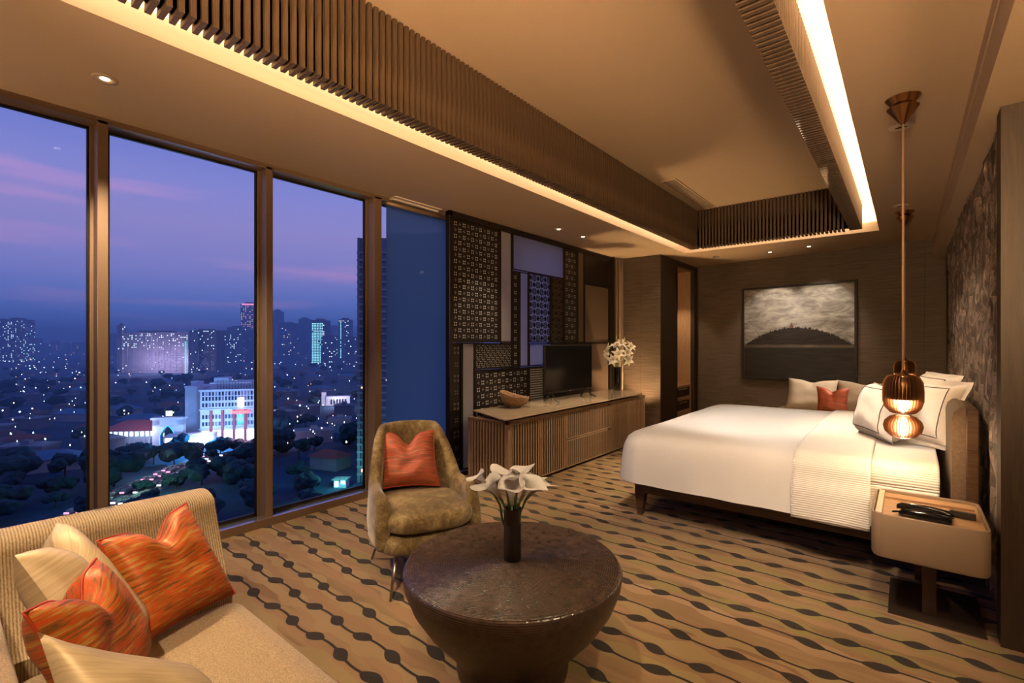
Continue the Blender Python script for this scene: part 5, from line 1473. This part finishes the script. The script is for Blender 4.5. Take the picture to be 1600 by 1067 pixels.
# ---- street lamps and car lights
def lampo(mat_, r, group, label, z):
    e = empty('street_lamp', label, 'lamp', (0, 0, 0), 0, group)
    ob('lamp_post', MB().tube([(0, 0, 0), (0, 0, z)], .12, 5), M_trunk, e)
    ob('lamp_head', MB().lathe([(.01, z+r), (r*.7, z+r*.7), (r, z), (r*.7, z-r*.7), (.01, z-r)], 8), mat_, e)
    return e
e1 = emit('lamp_white', (.70, .88, 1.0), 12); e2 = emit('lamp_amber', (1.0, .68, .50), 10)
lp = [lampo(e1, .5, 'white street lamps scattered over the city', 'small white street lamp glowing in the city', 9), lampo(e2, .45, 'amber street lamps scattered over the city', 'small amber street lamp glowing in the city', 9)]
used = set()
for i in range(400):
    a = rs.choice((rs.uniform(-5, 150), rs.uniform(160, 405), rs.uniform(425, 575)))
    v_ = 550+rs.random()**2.2*150; t_ = 52*755/(v_-537)
    if 165 < a < 425 and 235 < t_ < 330: continue
    p = 0 if rs.random() < .62 else 1
    o = lp[p] if p not in used else copy_tree(lp[p]); used.add(p)
    o.location = (*city((a-800)/755, t_), GZ); s = min(4.0, max(.4, t_/560))*(.22+rs.random()**2.5*1.3)
    for ch in o.children: pass
    o.scale = (s, s, 1)
cb_ = MB().box((-2.1, -.9, .4), (2.1, .9, 1.1)).box((-1.2, -.8, 1.1), (1.1, .8, 1.6))
def car(k):
    e = empty('car', 'car in the evening traffic on the diagonal street', 'car', (0, 0, 0), 0, 'cars in traffic on the diagonal street')
    ob('body', cb_, M_con[k], e)
    ob('headlight', MB().box((2.1, -.8, .5), (2.25, .8, 1.1)), W_white, e); ob('taillight', MB().box((-2.25, -.8, .5), (-2.1, .8, 1.1)), W_pink, e)
    return e
cp = [car(0), car(2)]
M_road = plain('asphalt', (.06, .06, .07), .6)
ra, rb2 = Vector((*city((60-800)/755, 150), 0)), Vector((*city((345-800)/755, 268), 0))
rd = (rb2-ra); ln_ = rd.length; ang2 = math.atan2(rd.y, rd.x)
struct(ob('road', MB().box((0, -9, 0), (ln_, 9, .08)), M_road, loc=(ra.x, ra.y, GZ), rot=(0, 0, ang2)), 'street with evening traffic')
n_ = 0
for i in range(30):
    for lane in (-6, -2.5, 2.5, 6):
        if rs.random() < .35: continue
        p = ra+rd.normalized()*(ln_*(.18+.8*i/30)+rs.uniform(-1, 1))+Vector((-rd.y, rd.x, 0)).normalized()*lane
        o = cp[n_ % 2] if n_ < 2 else copy_tree(cp[n_ % 2]); n_ += 1
        o.location = (p.x, p.y, GZ+.08); o.rotation_euler = (0, 0, ang2+(PI if lane < 0 else 0))
for u_, en, c_ in ((180, 1200, (1, .7, .75)), (215, 2200, (1, .95, .85)), (250, 1400, (1, .85, .8)), (285, 1200, (1, .6, .75))):
    l = bpy.data.lights.new('street_light_glow', 'POINT'); l.energy = en; l.color = c_; l.shadow_soft_size = .6
    t_ = 150+(u_-60)/285*118
    o = bpy.data.objects.new('street_light_glow', l); o.location = (*city((u_-800)/755, t_), GZ+8); COL.objects.link(o)
ks = empty('kiosk', 'small cyan lit kiosk at the bottom of the third window', 'kiosk', (*city((531-800)/755, 201), GZ), YAW)
ob('walls', MB().box((-2.6, 0, 0), (2.6, 4, 3.2)), M_store, ks)
ob('lit_front', MB().box((-2.2, -.1, .4), (-.6, 0, 2.8)).box((.4, -.1, 1.6), (2.2, 0, 3.0)), emit('kiosk_cyan_light', (.3, 1, .95), 5), ks)
ob('roof', MB().box((-3.2, -.8, 3.2), (3.2, 4.5, 3.6)), M_con[0], ks)
# ---- dusk haze hanging over the city
if HAZE:
    t = NT('dusk_haze')
    vs = t.n('ShaderNodeVolumeScatter', {'Color': (.40, .62, 1.0, 1), 'Density': .00052, 'Anisotropy': .0}).outputs[0]
    va = t.n('ShaderNodeVolumeAbsorption', {'Color': (.55, .72, 1.0, 1), 'Density': .00052}).outputs[0]
    ad = t.n('ShaderNodeAddShader', {0: vs, 1: va}).outputs[0]
    t.t.links.new(ad, t.out.inputs['Volume'])
    hz_ = struct(ob('haze', MB().box((-7500, -5000, GZ-1), (-260, 7500, 160)), t.m), 'thin blue dusk haze over the city')
